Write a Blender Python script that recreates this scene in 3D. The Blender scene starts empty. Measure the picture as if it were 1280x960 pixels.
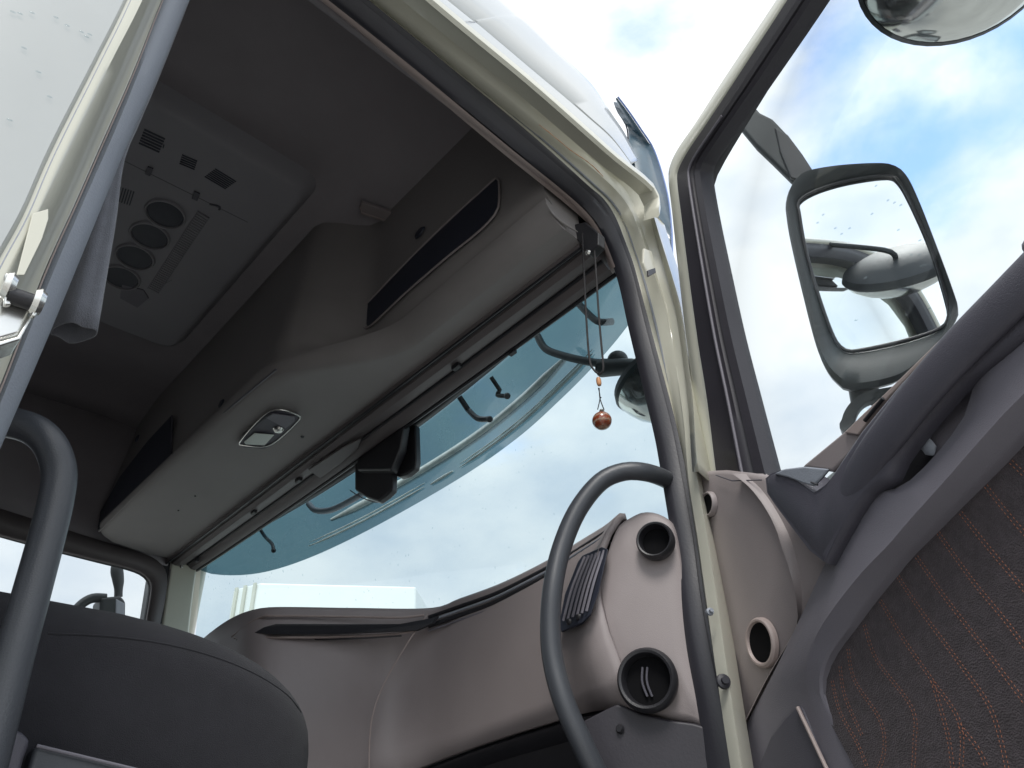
import bpy, bmesh, math, random
from mathutils import Vector as V, Matrix, noise
random.seed(7)
rad = math.radians
# ---------------------------------------------------------------- camera, sky, sun, exposure
CZ = 1.65                                   # the phone is held 1.65 m above the yard
CAM = V((0, 0, CZ)); F = 888.0              # focal length in photo pixels (1280 wide)
RW = Matrix(((0.72215143, -0.6888229, -0.06340605), (-0.36602526, -0.45828978, 0.80993579), (-0.58696066, -0.56168807, -0.5830812)))
RT = RW.transposed()
sc = bpy.context.scene; C = sc.collection
cam = bpy.data.cameras.new('camera'); co = bpy.data.objects.new('camera', cam); C.objects.link(co)
co.matrix_world = Matrix.Translation(CAM) @ RT.to_4x4()
cam.sensor_width = 36; cam.lens = F / 1280 * 36; cam.clip_start = .01; cam.clip_end = 3000
sc.camera = co
sc.view_settings.view_transform = 'Standard'; sc.view_settings.look = 'None'
sc.view_settings.exposure = 0.75; sc.view_settings.gamma = 1
sc.cycles.max_bounces = 10; sc.cycles.diffuse_bounces = 5; sc.cycles.transparent_max_bounces = 24
sc.cycles.use_denoising = True
SUN_EL, SUN_AZ = rad(50), rad(222)          # azimuth clockwise from +Y
sd = V((math.sin(SUN_AZ) * math.cos(SUN_EL), math.cos(SUN_AZ) * math.cos(SUN_EL), math.sin(SUN_EL)))
sl = bpy.data.lights.new('sun', 'SUN'); sl.energy = 1.5; sl.angle = rad(20); sl.color = (1, .965, .91)
so = bpy.data.objects.new('sun', sl); C.objects.link(so); so.rotation_euler = sd.to_track_quat('Z', 'Y').to_euler()

def ray(px, py): return RT @ V((px - 640, 480 - py, -F))
def make_world():
    w = bpy.data.worlds.new('World'); sc.world = w; w.use_nodes = True
    n, l = w.node_tree.nodes, w.node_tree.links; n.clear()
    out = n.new('ShaderNodeOutputWorld'); bg = n.new('ShaderNodeBackground'); bg.inputs[1].default_value = .12
    sky = n.new('ShaderNodeTexSky'); sky.sky_type = 'NISHITA'; sky.sun_disc = False
    sky.sun_elevation = SUN_EL; sky.sun_rotation = SUN_AZ; sky.dust_density = .6; sky.ozone_density = 1.3
    tc = n.new('ShaderNodeTexCoord')
    mp = n.new('ShaderNodeMapping'); mp.inputs['Scale'].default_value = (1.5, 1.5, 2.6); mp.inputs['Location'].default_value = (3.1, 1.7, .4)
    n1 = n.new('ShaderNodeTexNoise'); n1.inputs['Scale'].default_value = 1.7; n1.inputs['Detail'].default_value = 9; n1.inputs['Roughness'].default_value = .56; n1.inputs['Distortion'].default_value = .25
    l.new(tc.outputs['Generated'], mp.inputs[0]); l.new(mp.outputs[0], n1.inputs['Vector'])
    # a break in the cloud in one part of the sky (seen through the door window)
    def hole(px, py, size, amt, prev):
        d = ray(px, py).normalized()
        dp = n.new('ShaderNodeVectorMath'); dp.operation = 'DOT_PRODUCT'; dp.inputs[1].default_value = d
        nm = n.new('ShaderNodeVectorMath'); nm.operation = 'NORMALIZE'
        l.new(tc.outputs['Generated'], nm.inputs[0]); l.new(nm.outputs[0], dp.inputs[0])
        mr = n.new('ShaderNodeMapRange'); mr.interpolation_type = 'SMOOTHSTEP'
        mr.inputs['From Min'].default_value = math.cos(rad(size)); mr.inputs['From Max'].default_value = 1
        mr.inputs['To Min'].default_value = 0; mr.inputs['To Max'].default_value = amt
        l.new(dp.outputs['Value'], mr.inputs['Value'])
        s = n.new('ShaderNodeMath'); s.operation = 'SUBTRACT'; l.new(prev, s.inputs[0]); l.new(mr.outputs[0], s.inputs[1])
        return s.outputs[0]
    ad = n.new('ShaderNodeMath'); ad.operation = 'ADD'; ad.inputs[1].default_value = .22; l.new(n1.outputs['Fac'], ad.inputs[0])
    o = hole(1245, 95, 18, .20, ad.outputs[0]); o = hole(812, 40, 7, .2, o); o = hole(1110, 250, 9, .12, o)
    cr = n.new('ShaderNodeMapRange'); cr.interpolation_type = 'SMOOTHSTEP'; cr.inputs['From Min'].default_value = .36; cr.inputs['From Max'].default_value = .64
    cr.inputs['To Max'].default_value = .97
    l.new(o, cr.inputs['Value'])
    n2 = n.new('ShaderNodeTexNoise'); n2.inputs['Scale'].default_value = 3.2; n2.inputs['Detail'].default_value = 6
    l.new(mp.outputs[0], n2.inputs['Vector'])
    cc = n.new('ShaderNodeMix'); cc.data_type = 'RGBA'; cc.inputs['A'].default_value = (4.9, 5.35, 5.9, 1); cc.inputs['B'].default_value = (6.9, 7.0, 7.0, 1)
    m2 = n.new('ShaderNodeMapRange'); m2.inputs['From Min'].default_value = .35; m2.inputs['From Max'].default_value = .62; l.new(n2.outputs['Fac'], m2.inputs['Value']); l.new(m2.outputs[0], cc.inputs['Factor'])
    dps = n.new('ShaderNodeVectorMath'); dps.operation = 'DOT_PRODUCT'; dps.inputs[1].default_value = sd; nms = n.new('ShaderNodeVectorMath'); nms.operation = 'NORMALIZE'
    l.new(tc.outputs['Generated'], nms.inputs[0]); l.new(nms.outputs[0], dps.inputs[0])
    ms = n.new('ShaderNodeMapRange'); ms.inputs['From Min'].default_value = -.75; ms.inputs['From Max'].default_value = .25; ms.inputs['To Min'].default_value = .50; ms.inputs['To Max'].default_value = 1.0
    l.new(dps.outputs['Value'], ms.inputs['Value'])
    cs = n.new('ShaderNodeVectorMath'); cs.operation = 'SCALE'; l.new(cc.outputs['Result'], cs.inputs[0]); l.new(ms.outputs[0], cs.inputs['Scale'])
    mx = n.new('ShaderNodeMix'); mx.data_type = 'RGBA'
    bs = n.new('ShaderNodeVectorMath'); bs.operation = 'SCALE'; bs.inputs['Scale'].default_value = 2.8; l.new(sky.outputs[0], bs.inputs[0])
    l.new(cr.outputs[0], mx.inputs['Factor']); l.new(bs.outputs[0], mx.inputs['A']); l.new(cs.outputs[0], mx.inputs['B'])
    l.new(mx.outputs['Result'], bg.inputs[0]); l.new(bg.outputs[0], out.inputs[0])
make_world()

# ---------------------------------------------------------------- materials
def mat(name, col, rough=.5, bump=0, bscale=400, metal=0, coat=0, var=.08, vscale=6, spec=.5, sheen=0, dirt=None, weave=False):
    m = bpy.data.materials.new(name); m.use_nodes = True
    n, l = m.node_tree.nodes, m.node_tree.links; b = n['Principled BSDF']
    b.inputs['Roughness'].default_value = rough; b.inputs['Metallic'].default_value = metal
    b.inputs['Coat Weight'].default_value = coat; b.inputs['Coat Roughness'].default_value = .06
    b.inputs['Specular IOR Level'].default_value = spec
    if sheen: b.inputs['Sheen Weight'].default_value = sheen; b.inputs['Sheen Roughness'].default_value = .5
    tc = n.new('ShaderNodeTexCoord')
    n1 = n.new('ShaderNodeTexNoise'); n1.inputs['Scale'].default_value = vscale; n1.inputs['Detail'].default_value = 8; n1.inputs['Roughness'].default_value = .62
    l.new(tc.outputs['Object'], n1.inputs['Vector'])
    mr = n.new('ShaderNodeMapRange'); mr.inputs['From Min'].default_value = .3; mr.inputs['From Max'].default_value = .7
    mr.inputs['To Min'].default_value = 1 - var; mr.inputs['To Max'].default_value = 1 + var
    l.new(n1.outputs['Fac'], mr.inputs['Value'])
    vm = n.new('ShaderNodeVectorMath'); vm.operation = 'SCALE'; vm.inputs[0].default_value = col
    l.new(mr.outputs[0], vm.inputs['Scale'])
    src = vm.outputs[0]
    if dirt:
        dc, dn, dsc = dirt
        nd = n.new('ShaderNodeTexNoise'); nd.inputs['Scale'].default_value = dsc; nd.inputs['Detail'].default_value = 10; nd.inputs['Roughness'].default_value = .75
        l.new(tc.outputs['Object'], nd.inputs['Vector'])
        md = n.new('ShaderNodeMapRange'); md.inputs['From Min'].default_value = 1 - dn; md.inputs['From Max'].default_value = 1 - dn + .12; md.inputs['To Max'].default_value = .7
        l.new(nd.outputs['Fac'], md.inputs['Value'])
        mx = n.new('ShaderNodeMix'); mx.data_type = 'RGBA'; mx.inputs['B'].default_value = (*dc, 1)
        l.new(md.outputs[0], mx.inputs['Factor']); l.new(src, mx.inputs['A']); src = mx.outputs['Result']
    l.new(src, b.inputs['Base Color'])
    rr = n.new('ShaderNodeMapRange'); rr.inputs['To Min'].default_value = max(.02, rough - .07); rr.inputs['To Max'].default_value = min(1, rough + .07)
    l.new(n1.outputs['Fac'], rr.inputs['Value']); l.new(rr.outputs[0], b.inputs['Roughness'])
    if bump:
        if weave:
            nb = n.new('ShaderNodeTexVoronoi'); nb.inputs['Scale'].default_value = bscale; o = nb.outputs['Distance']
        else:
            nb = n.new('ShaderNodeTexNoise'); nb.inputs['Scale'].default_value = bscale; nb.inputs['Detail'].default_value = 3; o = nb.outputs['Fac']
        l.new(tc.outputs['Object'], nb.inputs['Vector'])
        bp = n.new('ShaderNodeBump'); bp.inputs['Strength'].default_value = bump; bp.inputs['Distance'].default_value = .001
        l.new(o, bp.inputs['Height']); l.new(bp.outputs[0], b.inputs['Normal'])
    return m
def glass(name, tint, refl=1.0, rough=0.0, film=0, film_col=(.6, .65, .65), fscale=12):
    m = bpy.data.materials.new(name); m.use_nodes = True
    n, l = m.node_tree.nodes, m.node_tree.links; n.remove(n['Principled BSDF']); out = n['Material Output']
    tr = n.new('ShaderNodeBsdfTransparent'); tr.inputs[0].default_value = (*tint, 1)
    gl = n.new('ShaderNodeBsdfGlossy'); gl.inputs['Roughness'].default_value = rough; gl.inputs[0].default_value = (1, 1, 1, 1)
    fr = n.new('ShaderNodeLayerWeight'); fr.inputs[0].default_value = .5
    pw = n.new('ShaderNodeMath'); pw.operation = 'POWER'; pw.inputs[1].default_value = 5; l.new(fr.outputs['Facing'], pw.inputs[0])
    mu = n.new('ShaderNodeMath'); mu.operation = 'MULTIPLY_ADD'; mu.inputs[1].default_value = refl * .95; mu.inputs[2].default_value = refl * .04; mu.use_clamp = True; l.new(pw.outputs[0], mu.inputs[0])
    mx = n.new('ShaderNodeMixShader'); l.new(mu.outputs[0], mx.inputs[0]); l.new(tr.outputs[0], mx.inputs[1]); l.new(gl.outputs[0], mx.inputs[2])
    res = mx.outputs[0]
    if film:
        df = n.new('ShaderNodeBsdfDiffuse'); df.inputs[0].default_value = (*film_col, 1)
        tl = n.new('ShaderNodeBsdfTranslucent'); tl.inputs[0].default_value = (*film_col, 1)
        dm = n.new('ShaderNodeMixShader'); dm.inputs[0].default_value = .5; l.new(df.outputs[0], dm.inputs[1]); l.new(tl.outputs[0], dm.inputs[2])
        tc = n.new('ShaderNodeTexCoord'); ns = n.new('ShaderNodeTexNoise'); ns.inputs['Scale'].default_value = fscale; ns.inputs['Detail'].default_value = 8
        l.new(tc.outputs['Object'], ns.inputs['Vector'])
        mr = n.new('ShaderNodeMapRange'); mr.inputs['From Min'].default_value = .3; mr.inputs['From Max'].default_value = .8; mr.inputs['To Max'].default_value = film * 2; mr.inputs['To Min'].default_value = film * .4
        l.new(ns.outputs['Fac'], mr.inputs['Value'])
        m2 = n.new('ShaderNodeMixShader'); l.new(mr.outputs[0], m2.inputs[0]); l.new(res, m2.inputs[1]); l.new(dm.outputs[0], m2.inputs[2]); res = m2.outputs[0]
    l.new(res, out.inputs[0])
    return m
M = dict(
    cream=mat('cream_paint', (.58, .575, .49), .32, .05, 60, coat=.5, var=.04, dirt=((.30, .27, .2), .33, 9)),
    white=mat('white_paint', (.41, .43, .425), .3, .04, 40, coat=.6, var=.03, dirt=((.45, .43, .36), .30, 7)),
    trailer=mat('trailer_paint', (.82, .84, .82), .35, .03, 30, var=.02, coat=.4),
    brown=mat('taupe_plastic', (.275, .242, .243), .5, .35, 900, var=.05),
    taupe_light=mat('light_taupe_plastic', (.34, .28, .265), .45, .3, 900, var=.05),
    taupe_dark=mat('dark_taupe_plastic', (.115, .10, .102), .5, .3, 900, var=.06),
    liner=mat('headliner_fabric', (.285, .265, .28), .9, .5, 1200, var=.07, spec=.2),
    liner2=mat('console_plastic', (.235, .22, .218), .6, .35, 800, var=.06, dirt=((.2, .18, .165), .31, 5)),
    navy=mat('dark_blue_plastic', (.022, .026, .042), .5, .2, 700),
    dark=mat('charcoal_plastic', (.075, .073, .092), .46, .45, 900, var=.07),
    dark2=mat('door_trim_plastic', (.165, .158, .185), .5, .5, 1000, var=.06, dirt=((.2, .19, .18), .30, 14)),
    black=mat('black_plastic', (.02, .02, .024), .4, .3, 700, var=.15),
    seal2=mat('window_seal_rubber', (.03, .028, .036), .5, .2, 300, var=.12),
    rubber=mat('rubber', (.03, .03, .038), .42, .2, 300, var=.15, dirt=((.1, .095, .085), .3, 30)),
    bar=mat('grab_bar_coating', (.05, .055, .065), .38, .3, 900, var=.08),
    fabric=mat('seat_fabric', (.024, .024, .029), .95, .9, 1400, sheen=.10, var=.12, vscale=40, spec=.2),
    bowl_shade=mat('painted_bowl_shade', (.006, .006, .007), .9, spec=.1),  # near-black tone paints a deep hollow's shade onto the shallow outlet discs
    insert=mat('woven_door_insert', (.068, .058, .064), .95, 1.0, 700, sheen=.12, var=.22, vscale=120, spec=.2, weave=True),
    strip=mat('grey_vinyl', (.25, .272, .315), .55, .4, 500, var=.06),
    curtain=mat('curtain_cloth', (.17, .178, .205), .9, .9, 900, sheen=.3, var=.1, vscale=60, spec=.2),
    chrome=mat('zinc_plating', (.75, .75, .72), .25, .1, 200, metal=.9, dirt=((.35, .3, .2), .4, 60)),
    mirror_h=mat('mirror_housing', (.018, .023, .026), .5, .5, 700, var=.1, dirt=((.15, .15, .14), .36, 25)),
    ac=mat('ac_panel_plastic', (.27, .265, .285), .55, .3, 900, var=.05),
    orange=mat('orange_thread', (.34, .135, .075), .9),
    wood=mat('wood_bead', (.5, .24, .11), .5, .3, 200, var=.25, vscale=90),
    cord=mat('black_cord', (.02, .018, .02), .6),
    yard=mat('concrete_yard', (.36, .35, .33), .9, .6, 40, var=.15, vscale=.8),
    lens=mat('lamp_lens', (.62, .68, .64), .22, .5, 260, var=.05, coat=.4),
    metalmir=mat('mirror_silver', (.86, .88, .9), .02, 0, metal=1, var=.01),
    dome=mat('dusty_convex_mirror', (.60, .62, .60), .10, .1, 30, metal=1, var=.1, dirt=((.4, .4, .38), .42, 8)),
    drop=glass('water_drop', (.78, .84, .86), 1.6),
    glass=glass('clear_glass', (.94, .965, .97), .28, 0, .002),
    screen=glass('windscreen_glass', (.74, .85, .875), .6, 0, .012, (.6, .66, .68)),
    visor=glass('tinted_visor_acrylic', (.115, .205, .235), 1.2, .05, .18, (.20, .30, .38), 5),
    visor_dark=mat('dark_blue_acrylic', (.04, .085, .12), .38, coat=.5, var=.2, vscale=20),
    blue_edge=mat('blue_acrylic_edge', (.12, .19, .42), .2, coat=.6),
    ridge_glint=mat('visor_glint_pale', (.74, .80, .78), .25, coat=.6, var=.25, vscale=14),  # pale tone carries the visor's reflection streaks
    visor_rib=glass('tinted_visor_ridge', (.42, .55, .56), 1.6, .12, .42, (.75, .80, .74), 9),
)
mm = M['metalmir'].node_tree.nodes['Principled BSDF']
for L_ in list(M['metalmir'].node_tree.links):
    if L_.to_socket == mm.inputs['Roughness']: M['metalmir'].node_tree.links.remove(L_)
mm.inputs['Roughness'].default_value = .0

# agate ball of the ornament: banded red brown and dark
def agate():
    m = bpy.data.materials.new('banded_agate'); m.use_nodes = True; n, l = m.node_tree.nodes, m.node_tree.links; b = n['Principled BSDF']
    tc = n.new('ShaderNodeTexCoord'); wv = n.new('ShaderNodeTexWave'); wv.bands_direction = 'Z'; wv.inputs['Scale'].default_value = 34; wv.inputs['Distortion'].default_value = 3.0; wv.inputs['Detail'].default_value = 3; wv.inputs['Detail Scale'].default_value = 14
    l.new(tc.outputs['Object'], wv.inputs['Vector'])
    r = n.new('ShaderNodeValToRGB'); e = r.color_ramp.elements
    e[0].color = (.22, .045, .018, 1); e[0].position = .2; e[1].color = (.34, .24, .18, 1); e[1].position = .98
    for p_, c_ in ((.45, (.40, .11, .04, 1)), (.6, (.09, .05, .045, 1)), (.8, (.14, .10, .09, 1)), (.88, (.5, .2, .08, 1))):
        x = e.new(p_); x.color = c_
    l.new(wv.outputs['Color'], r.inputs[0]); l.new(r.outputs[0], b.inputs['Base Color'])
    b.inputs['Roughness'].default_value = .12; b.inputs['Coat Weight'].default_value = .6
    return m
M['agate'] = agate()

# ---------------------------------------------------------------- helpers
def W(x, y, z): return V((x, y, z + CZ))
def P(px, py, x=None, y=None, z=None):
    """the point on a world plane (metres, z measured from the phone) that the photo shows at px, py"""
    d = ray(px, py)
    t = x / d.x if x is not None else (y / d.y if y is not None else z / d.z)
    return CAM + d * t
# the door stands open 63 degrees: door frame coordinates u (away from hinge), w (towards the cab interior), z
DA = rad(27); DH = W(.90, .47, 0); DU = V((-math.sin(DA), -math.cos(DA), 0)); DN = V((-math.cos(DA), math.sin(DA), 0))
def D(px, py, w=0):
    d = ray(px, py); h = DH + DN * w
    return CAM + d * (((h - CAM).dot(DN)) / d.dot(DN))
def DW(u, z, w=0): return DH + DU * u + DN * w + V((0, 0, z))

def cr(pts, n, closed=False):
    """resample a Catmull-Rom curve through pts to n points, even arc length"""
    pts = [V(p) for p in pts]; k = len(pts); out = []; S = 16
    segs = k if closed else k - 1
    for i in range(segs):
        g = (lambda j: pts[j % k]) if closed else (lambda j: pts[min(max(j, 0), k - 1)])
        a, b, c, d = g(i - 1), g(i), g(i + 1), g(i + 2)
        for s in range(S):
            t = s / S
            out.append(.5 * ((2 * b) + (c - a) * t + (2 * a - 5 * b + 4 * c - d) * t * t + (3 * b - a - 3 * c + d) * t ** 3))
    out.append(pts[0] if closed else pts[-1])
    L = [0]
    for i in range(1, len(out)): L.append(L[-1] + (out[i] - out[i - 1]).length)
    m = n if closed else n - 1; res = []; j = 0
    for i in range(n):
        s = L[-1] * i / m
        while j < len(L) - 2 and L[j + 1] < s: j += 1
        t = (s - L[j]) / max(1e-9, L[j + 1] - L[j]); res.append(out[j].lerp(out[j + 1], min(1, max(0, t))))
    return res

def crs(pts, per=6):
    """Catmull-Rom with the same number of points between every two control points"""
    k = len(pts); out = []; g = lambda j: pts[min(max(j, 0), k - 1)]
    for i in range(k - 1):
        a, b, c, d = g(i - 1), g(i), g(i + 1), g(i + 2)
        for s_ in range(per):
            t = s_ / per; out.append(.5 * ((2 * b) + (c - a) * t + (2 * a - 5 * b + 4 * c - d) * t * t + (3 * b - a - 3 * c + d) * t ** 3))
    return out + [pts[-1]]

class MB:
    def __init__(s): s.v = []; s.f = []
    def add(s, vs, fs):
        o = len(s.v); s.v += [V(a) for a in vs]; s.f += [tuple(i + o for i in f) for f in fs]; return s
    def box(s, a, b):
        x0, y0, z0 = a; x1, y1, z1 = b
        return s.hexa([V((x, y, z)) for z in (z0, z1) for (x, y) in ((x0, y0), (x1, y0), (x1, y1), (x0, y1))])
    def hexa(s, p): return s.add(p, [(0, 3, 2, 1), (4, 5, 6, 7), (0, 1, 5, 4), (1, 2, 6, 5), (2, 3, 7, 6), (3, 0, 4, 7)])
    def prism(s, pts, off):
        n = len(pts); pts = [V(p) for p in pts]; off = V(off)
        return s.add(pts + [p + off for p in pts], [tuple(range(n))[::-1], tuple(range(n, 2 * n))] + [(i, (i + 1) % n, n + (i + 1) % n, n + i) for i in range(n)])
    def tube(s, path, r, seg=12, cap=True, flat=None):
        """round (or, with flat=(direction, scale), squashed) tube along a path; r a number or a list"""
        n = len(path); rings = []; up = None
        for i, p in enumerate(path):
            t = (path[min(i + 1, n - 1)] - path[max(i - 1, 0)]).normalized()
            if up is None: up = t.orthogonal().normalized() if not flat else V(flat[0])
            up = (up - t * up.dot(t)).normalized(); sd_ = t.cross(up)
            rr = r[i] if isinstance(r, (list, tuple)) else r; fl = flat[1] if flat else 1
            rings.append([p + (up * math.cos(a) * fl + sd_ * math.sin(a)) * rr for a in [2 * math.pi * k / seg for k in range(seg)]])
        return s.loft(rings, cap)
    def loft(s, rings, cap=True, closed=True):
        m = len(rings[0]); vs = [p for r in rings for p in r]; fs = []
        for i in range(len(rings) - 1):
            for k in range(m if closed else m - 1):
                a, b = i * m + k, i * m + (k + 1) % m; fs.append((a, b, b + m, a + m))
        if cap and closed: fs += [tuple(range(m))[::-1], tuple(range((len(rings) - 1) * m, len(rings) * m))]
        return s.add(vs, fs)
    def bands(s, curves): return s.loft(curves, False, False)
    def lathe(s, c, axis, prof, seg=32, sx=1, sy=1, ref=None):
        """prof = [(radius, distance along axis)]"""
        ax = V(axis).normalized(); u = (ref - ax * ref.dot(ax)).normalized() if ref else ax.orthogonal().normalized(); w = ax.cross(u)
        return s.loft([[c + ax * h + (u * math.cos(a) * sx + w * math.sin(a) * sy) * max(r, 1e-5) for a in [2 * math.pi * k / seg for k in range(seg)]] for r, h in prof], False)
    def build(s, name, m, parent=None, bevel=0, solid=0, sub=0, sharp=35, seg=2, offset=-1):
        o_ = org(parent)
        me = bpy.data.meshes.new(name); me.from_pydata([p - o_ for p in s.v], [], s.f); me.update()
        bm = bmesh.new(); bm.from_mesh(me); bmesh.ops.remove_doubles(bm, verts=bm.verts, dist=1e-6)
        bmesh.ops.recalc_face_normals(bm, faces=bm.faces); bm.to_mesh(me); bm.free()
        me.shade_smooth(); me.set_sharp_from_angle(angle=rad(sharp)); me.materials.append(m)
        o = bpy.data.objects.new(name, me); C.objects.link(o)
        if parent: o.parent = parent
        if solid: q = o.modifiers.new('solidify', 'SOLIDIFY'); q.thickness = solid; q.offset = offset
        if bevel: q = o.modifiers.new('bevel', 'BEVEL'); q.width = bevel; q.segments = seg; q.limit_method = 'ANGLE'; q.angle_limit = rad(30); q.harden_normals = True
        if sub: q = o.modifiers.new('subdivide', 'SUBSURF'); q.levels = sub; q.render_levels = sub
        return o
def org(o):
    p = V((0, 0, 0))
    while o: p = p + o.location; o = o.parent
    return p
def thing(name, loc, label, cat, group=None):
    e = bpy.data.objects.new(name, None); C.objects.link(e); e.location = loc; e.empty_display_size = .2
    e['label'] = label; e['category'] = cat
    if group: e['group'] = group
    return e
def lab(o, t): o['label'] = t; return o
def piece(src, loc, parent=None):
    """another of the same piece, sharing its mesh"""
    c = src.copy(); C.objects.link(c); c.parent = parent or src.parent; c.location = loc; return c
def ellipse_on(c, ax, ref, rx, ry, n=32):
    ax = ax.normalized(); u = (ref - ax * ref.dot(ax)).normalized(); w = ax.cross(u)
    return [c + u * math.cos(2 * math.pi * k / n) * rx + w * math.sin(2 * math.pi * k / n) * ry for k in range(n)]

# ---------------------------------------------------------------- ground and the white box body beyond
g = MB().add([(-1500, -1500, 0), (1500, -1500, 0), (1500, 1500, 0), (-1500, 1500, 0)], [(0, 1, 2, 3)]).build('ground', M['yard']); g['kind'] = 'structure'
T = thing('white_trailer', (3.4, 5.7, 0), 'white box trailer standing beyond the windscreen, only its top visible', 'trailer')
S_ = 1.05
def tp(px, py): return P(px, py, z=2.35 * S_)
A_, B_, C_, D_ = tp(298, 735), tp(325, 728), tp(520, 733), tp(537, 762)
A_ = A_ + (A_ - B_) * .25
down = V((0, 0, -(2.35 * S_ + CZ - 1.1)))
MB().prism([A_, B_, C_, D_], down).build('box_body', M['trailer'], T, bevel=.02)
nrm = V((B_ - A_).cross(V((0, 0, 1)))).normalized()
for t in (.18, .5, .86):
    q = A_.lerp(B_, t); e1 = (B_ - A_).normalized() * .016
    for sgn in (1,):
        MB().prism([q - e1 + nrm * .004, q + e1 + nrm * .004, q + e1 + nrm * .02, q - e1 + nrm * .02], down).build('corner_strip', M['cream'], T)
cmid = (A_ + B_ + C_ + D_) / 4
cmid.z = 0
for i, q in enumerate((A_, C_)):
    c0 = V((q.x, q.y, .48)).lerp(V((cmid.x, cmid.y, .48)), .3); dr = (C_ - B_).normalized()
    MB().lathe(c0 - dr.cross(V((0, 0, 1))) * .13, dr.cross(V((0, 0, 1))), [(0, 0), (.3, 0), (.48, .02), (.48, .24), (.3, .26), (0, .26)], 28).build('wheel', M['rubber'], T)
MB().prism([cmid + V((-.5, -.1, .75)), cmid + V((.5, -.4, .75)), cmid + V((.55, -.2, .75)), cmid + V((-.45, .1, .75))], (0, 0, .36)).build('chassis_frame', M['black'], T)

# ================================================================ the truck
TR = thing('truck', (.2, 1.5, 0), 'cream white lorry cab with its near door swung open, seen from the doorway', 'truck')
XF, XB = .70, -1.05                      # fascia / rear wall
# ---- headliner and inner walls
def wavy(nx, ny, f): return [[f(i / (nx - 1), j / (ny - 1)) for j in range(ny)] for i in range(nx)]
hl = MB(); rows = []
for i in range(26):
    x = XB + (XF + .06 - XB) * i / 25; row = []
    for j in range(30):
        v = j / 29; y = .54 + 1.93 * v
        e = abs(2 * v - 1); z = 1.52 - .08 * max(0, (e - .80) / .20) ** 2 - .02 * math.cos(math.pi * (i / 25)) * .3
        ex = max(0, (x - .45) / .3); z -= .06 * ex * ex
        row.append(W(x, y, z))
    rows.append(row)
hl.bands(rows).build('headliner', M['liner'], TR, solid=.02, offset=1)
w = MB()
w.bands([[W(x, 2.47, z) for x in (XB, -.15, .3, .6, .80)] for z in (.985, 1.1, 1.25, 1.52)])
w.build('upper_side_lining', M['liner'], TR, solid=.02)
# near side inner lining above the door
MB().bands([[W(x, y, z) for x in (XB, -.3, .1, .5, .72)] for y, z in ((.542, 1.13), (.54, 1.18), (.54, 1.25), (.54, 1.50))]).build('upper_side_lining', M['liner'], TR, solid=.015)
MB().box(W(XB - .03, .5, -.6), W(XB, 2.5, 1.5)).build('rear_wall', M['liner'], TR)
MB().box(W(XB, .52, -.65), W(1.05, 2.5, -.60)).build('cab_floor', M['black'], TR)
# bunk behind the seats
MB().box(W(XB + .01, .6, -.1), W(-.5, 2.4, .05)).build('bunk_mattress', M['fabric'], TR, bevel=.03)

# ---- overhead console: underside, centre bulge, fascia with slots
# plan of its rear lip, near side to far side (y, x of the lip at z=1.0)
def lip(y):
    # centre and far part reach back to .545, near part curves forward to .70
    t = min(1, max(0, (y - .98) / .36)); t = t * t * (3 - 2 * t)
    L = .735 + (.55 - .735) * t
    e = max(0, (y - 2.33) / .10)
    return L + .17 * (1 - math.sqrt(max(0, 1 - e * e)))
def fascia_x(y, z):
    """depth of the console's rear face"""
    t = min(1, max(0, (y - 1.12) / .14)); t = t * t * (3 - 2 * t)
    near = .70 if z > 1.08 else .70 + (1.08 - z) * .4
    far = .55 + max(0, z - 1.1) * .10
    return near * (1 - t) + far * t
rows = []
ny = 64
ys = [.546 + (2.43 - .546) * k / (ny - 1) for k in range(ny)]
prof = []
for y in ys:
    L = lip(y); e = 1
    row = [W(.795, y, 1.0 + .012), W(.792, y, 1.0)]
    for t in (.15, .4, .65, .85):
        row.append(W(.79 + (L - .79) * t, y, 1.0 + (.003 * math.sin(t * 3)) + .01 * (1 - e) ))
    R_ = .028 + .030 * min(1, max(0, (L - .55) / .185)) * (1 if y < 2 else 0)
    for a in (15, 35, 55, 75, 90):
        row.append(W(L - R_ * math.sin(rad(a)) * .9 + R_ * .3, y, 1.0 + R_ * (1 - math.cos(rad(a)))))
    for z in (1.05, 1.08, 1.115):
        row.append(W(fascia_x(y, z) * (1 if z > 1.06 else .5) + (0 if z > 1.06 else .5 * L - .004), y, z))
    for z in (1.2, 1.3, 1.4, 1.5, 1.56): row.append(W(fascia_x(y, z), y, z))
    prof.append(row)
con = MB().bands(prof)
# end caps
con.add(prof[0] + [W(.795, ys[0], 1.5)], [tuple(range(len(prof[0]) + 1))]); con.add(prof[-1] + [W(.795, ys[-1], 1.5)], [tuple(range(len(prof[0]) + 1))])
con = con.build('overhead_console', M['liner2'], TR, sharp=50)
# thin lip shaped to draw the highlight curve at the near console end
MB().tube(cr([P(682, 253, z=1.035), P(690, 266, z=1.02), P(703, 278, z=1.012), P(722, 290, z=1.008)], 14), [.001, .001, .0015, .002, .002, .0025, .0025, .003, .003, .003, .0025, .002, .002, .001], 10).build('console_highlight_lip', M['liner2'], TR)
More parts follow.
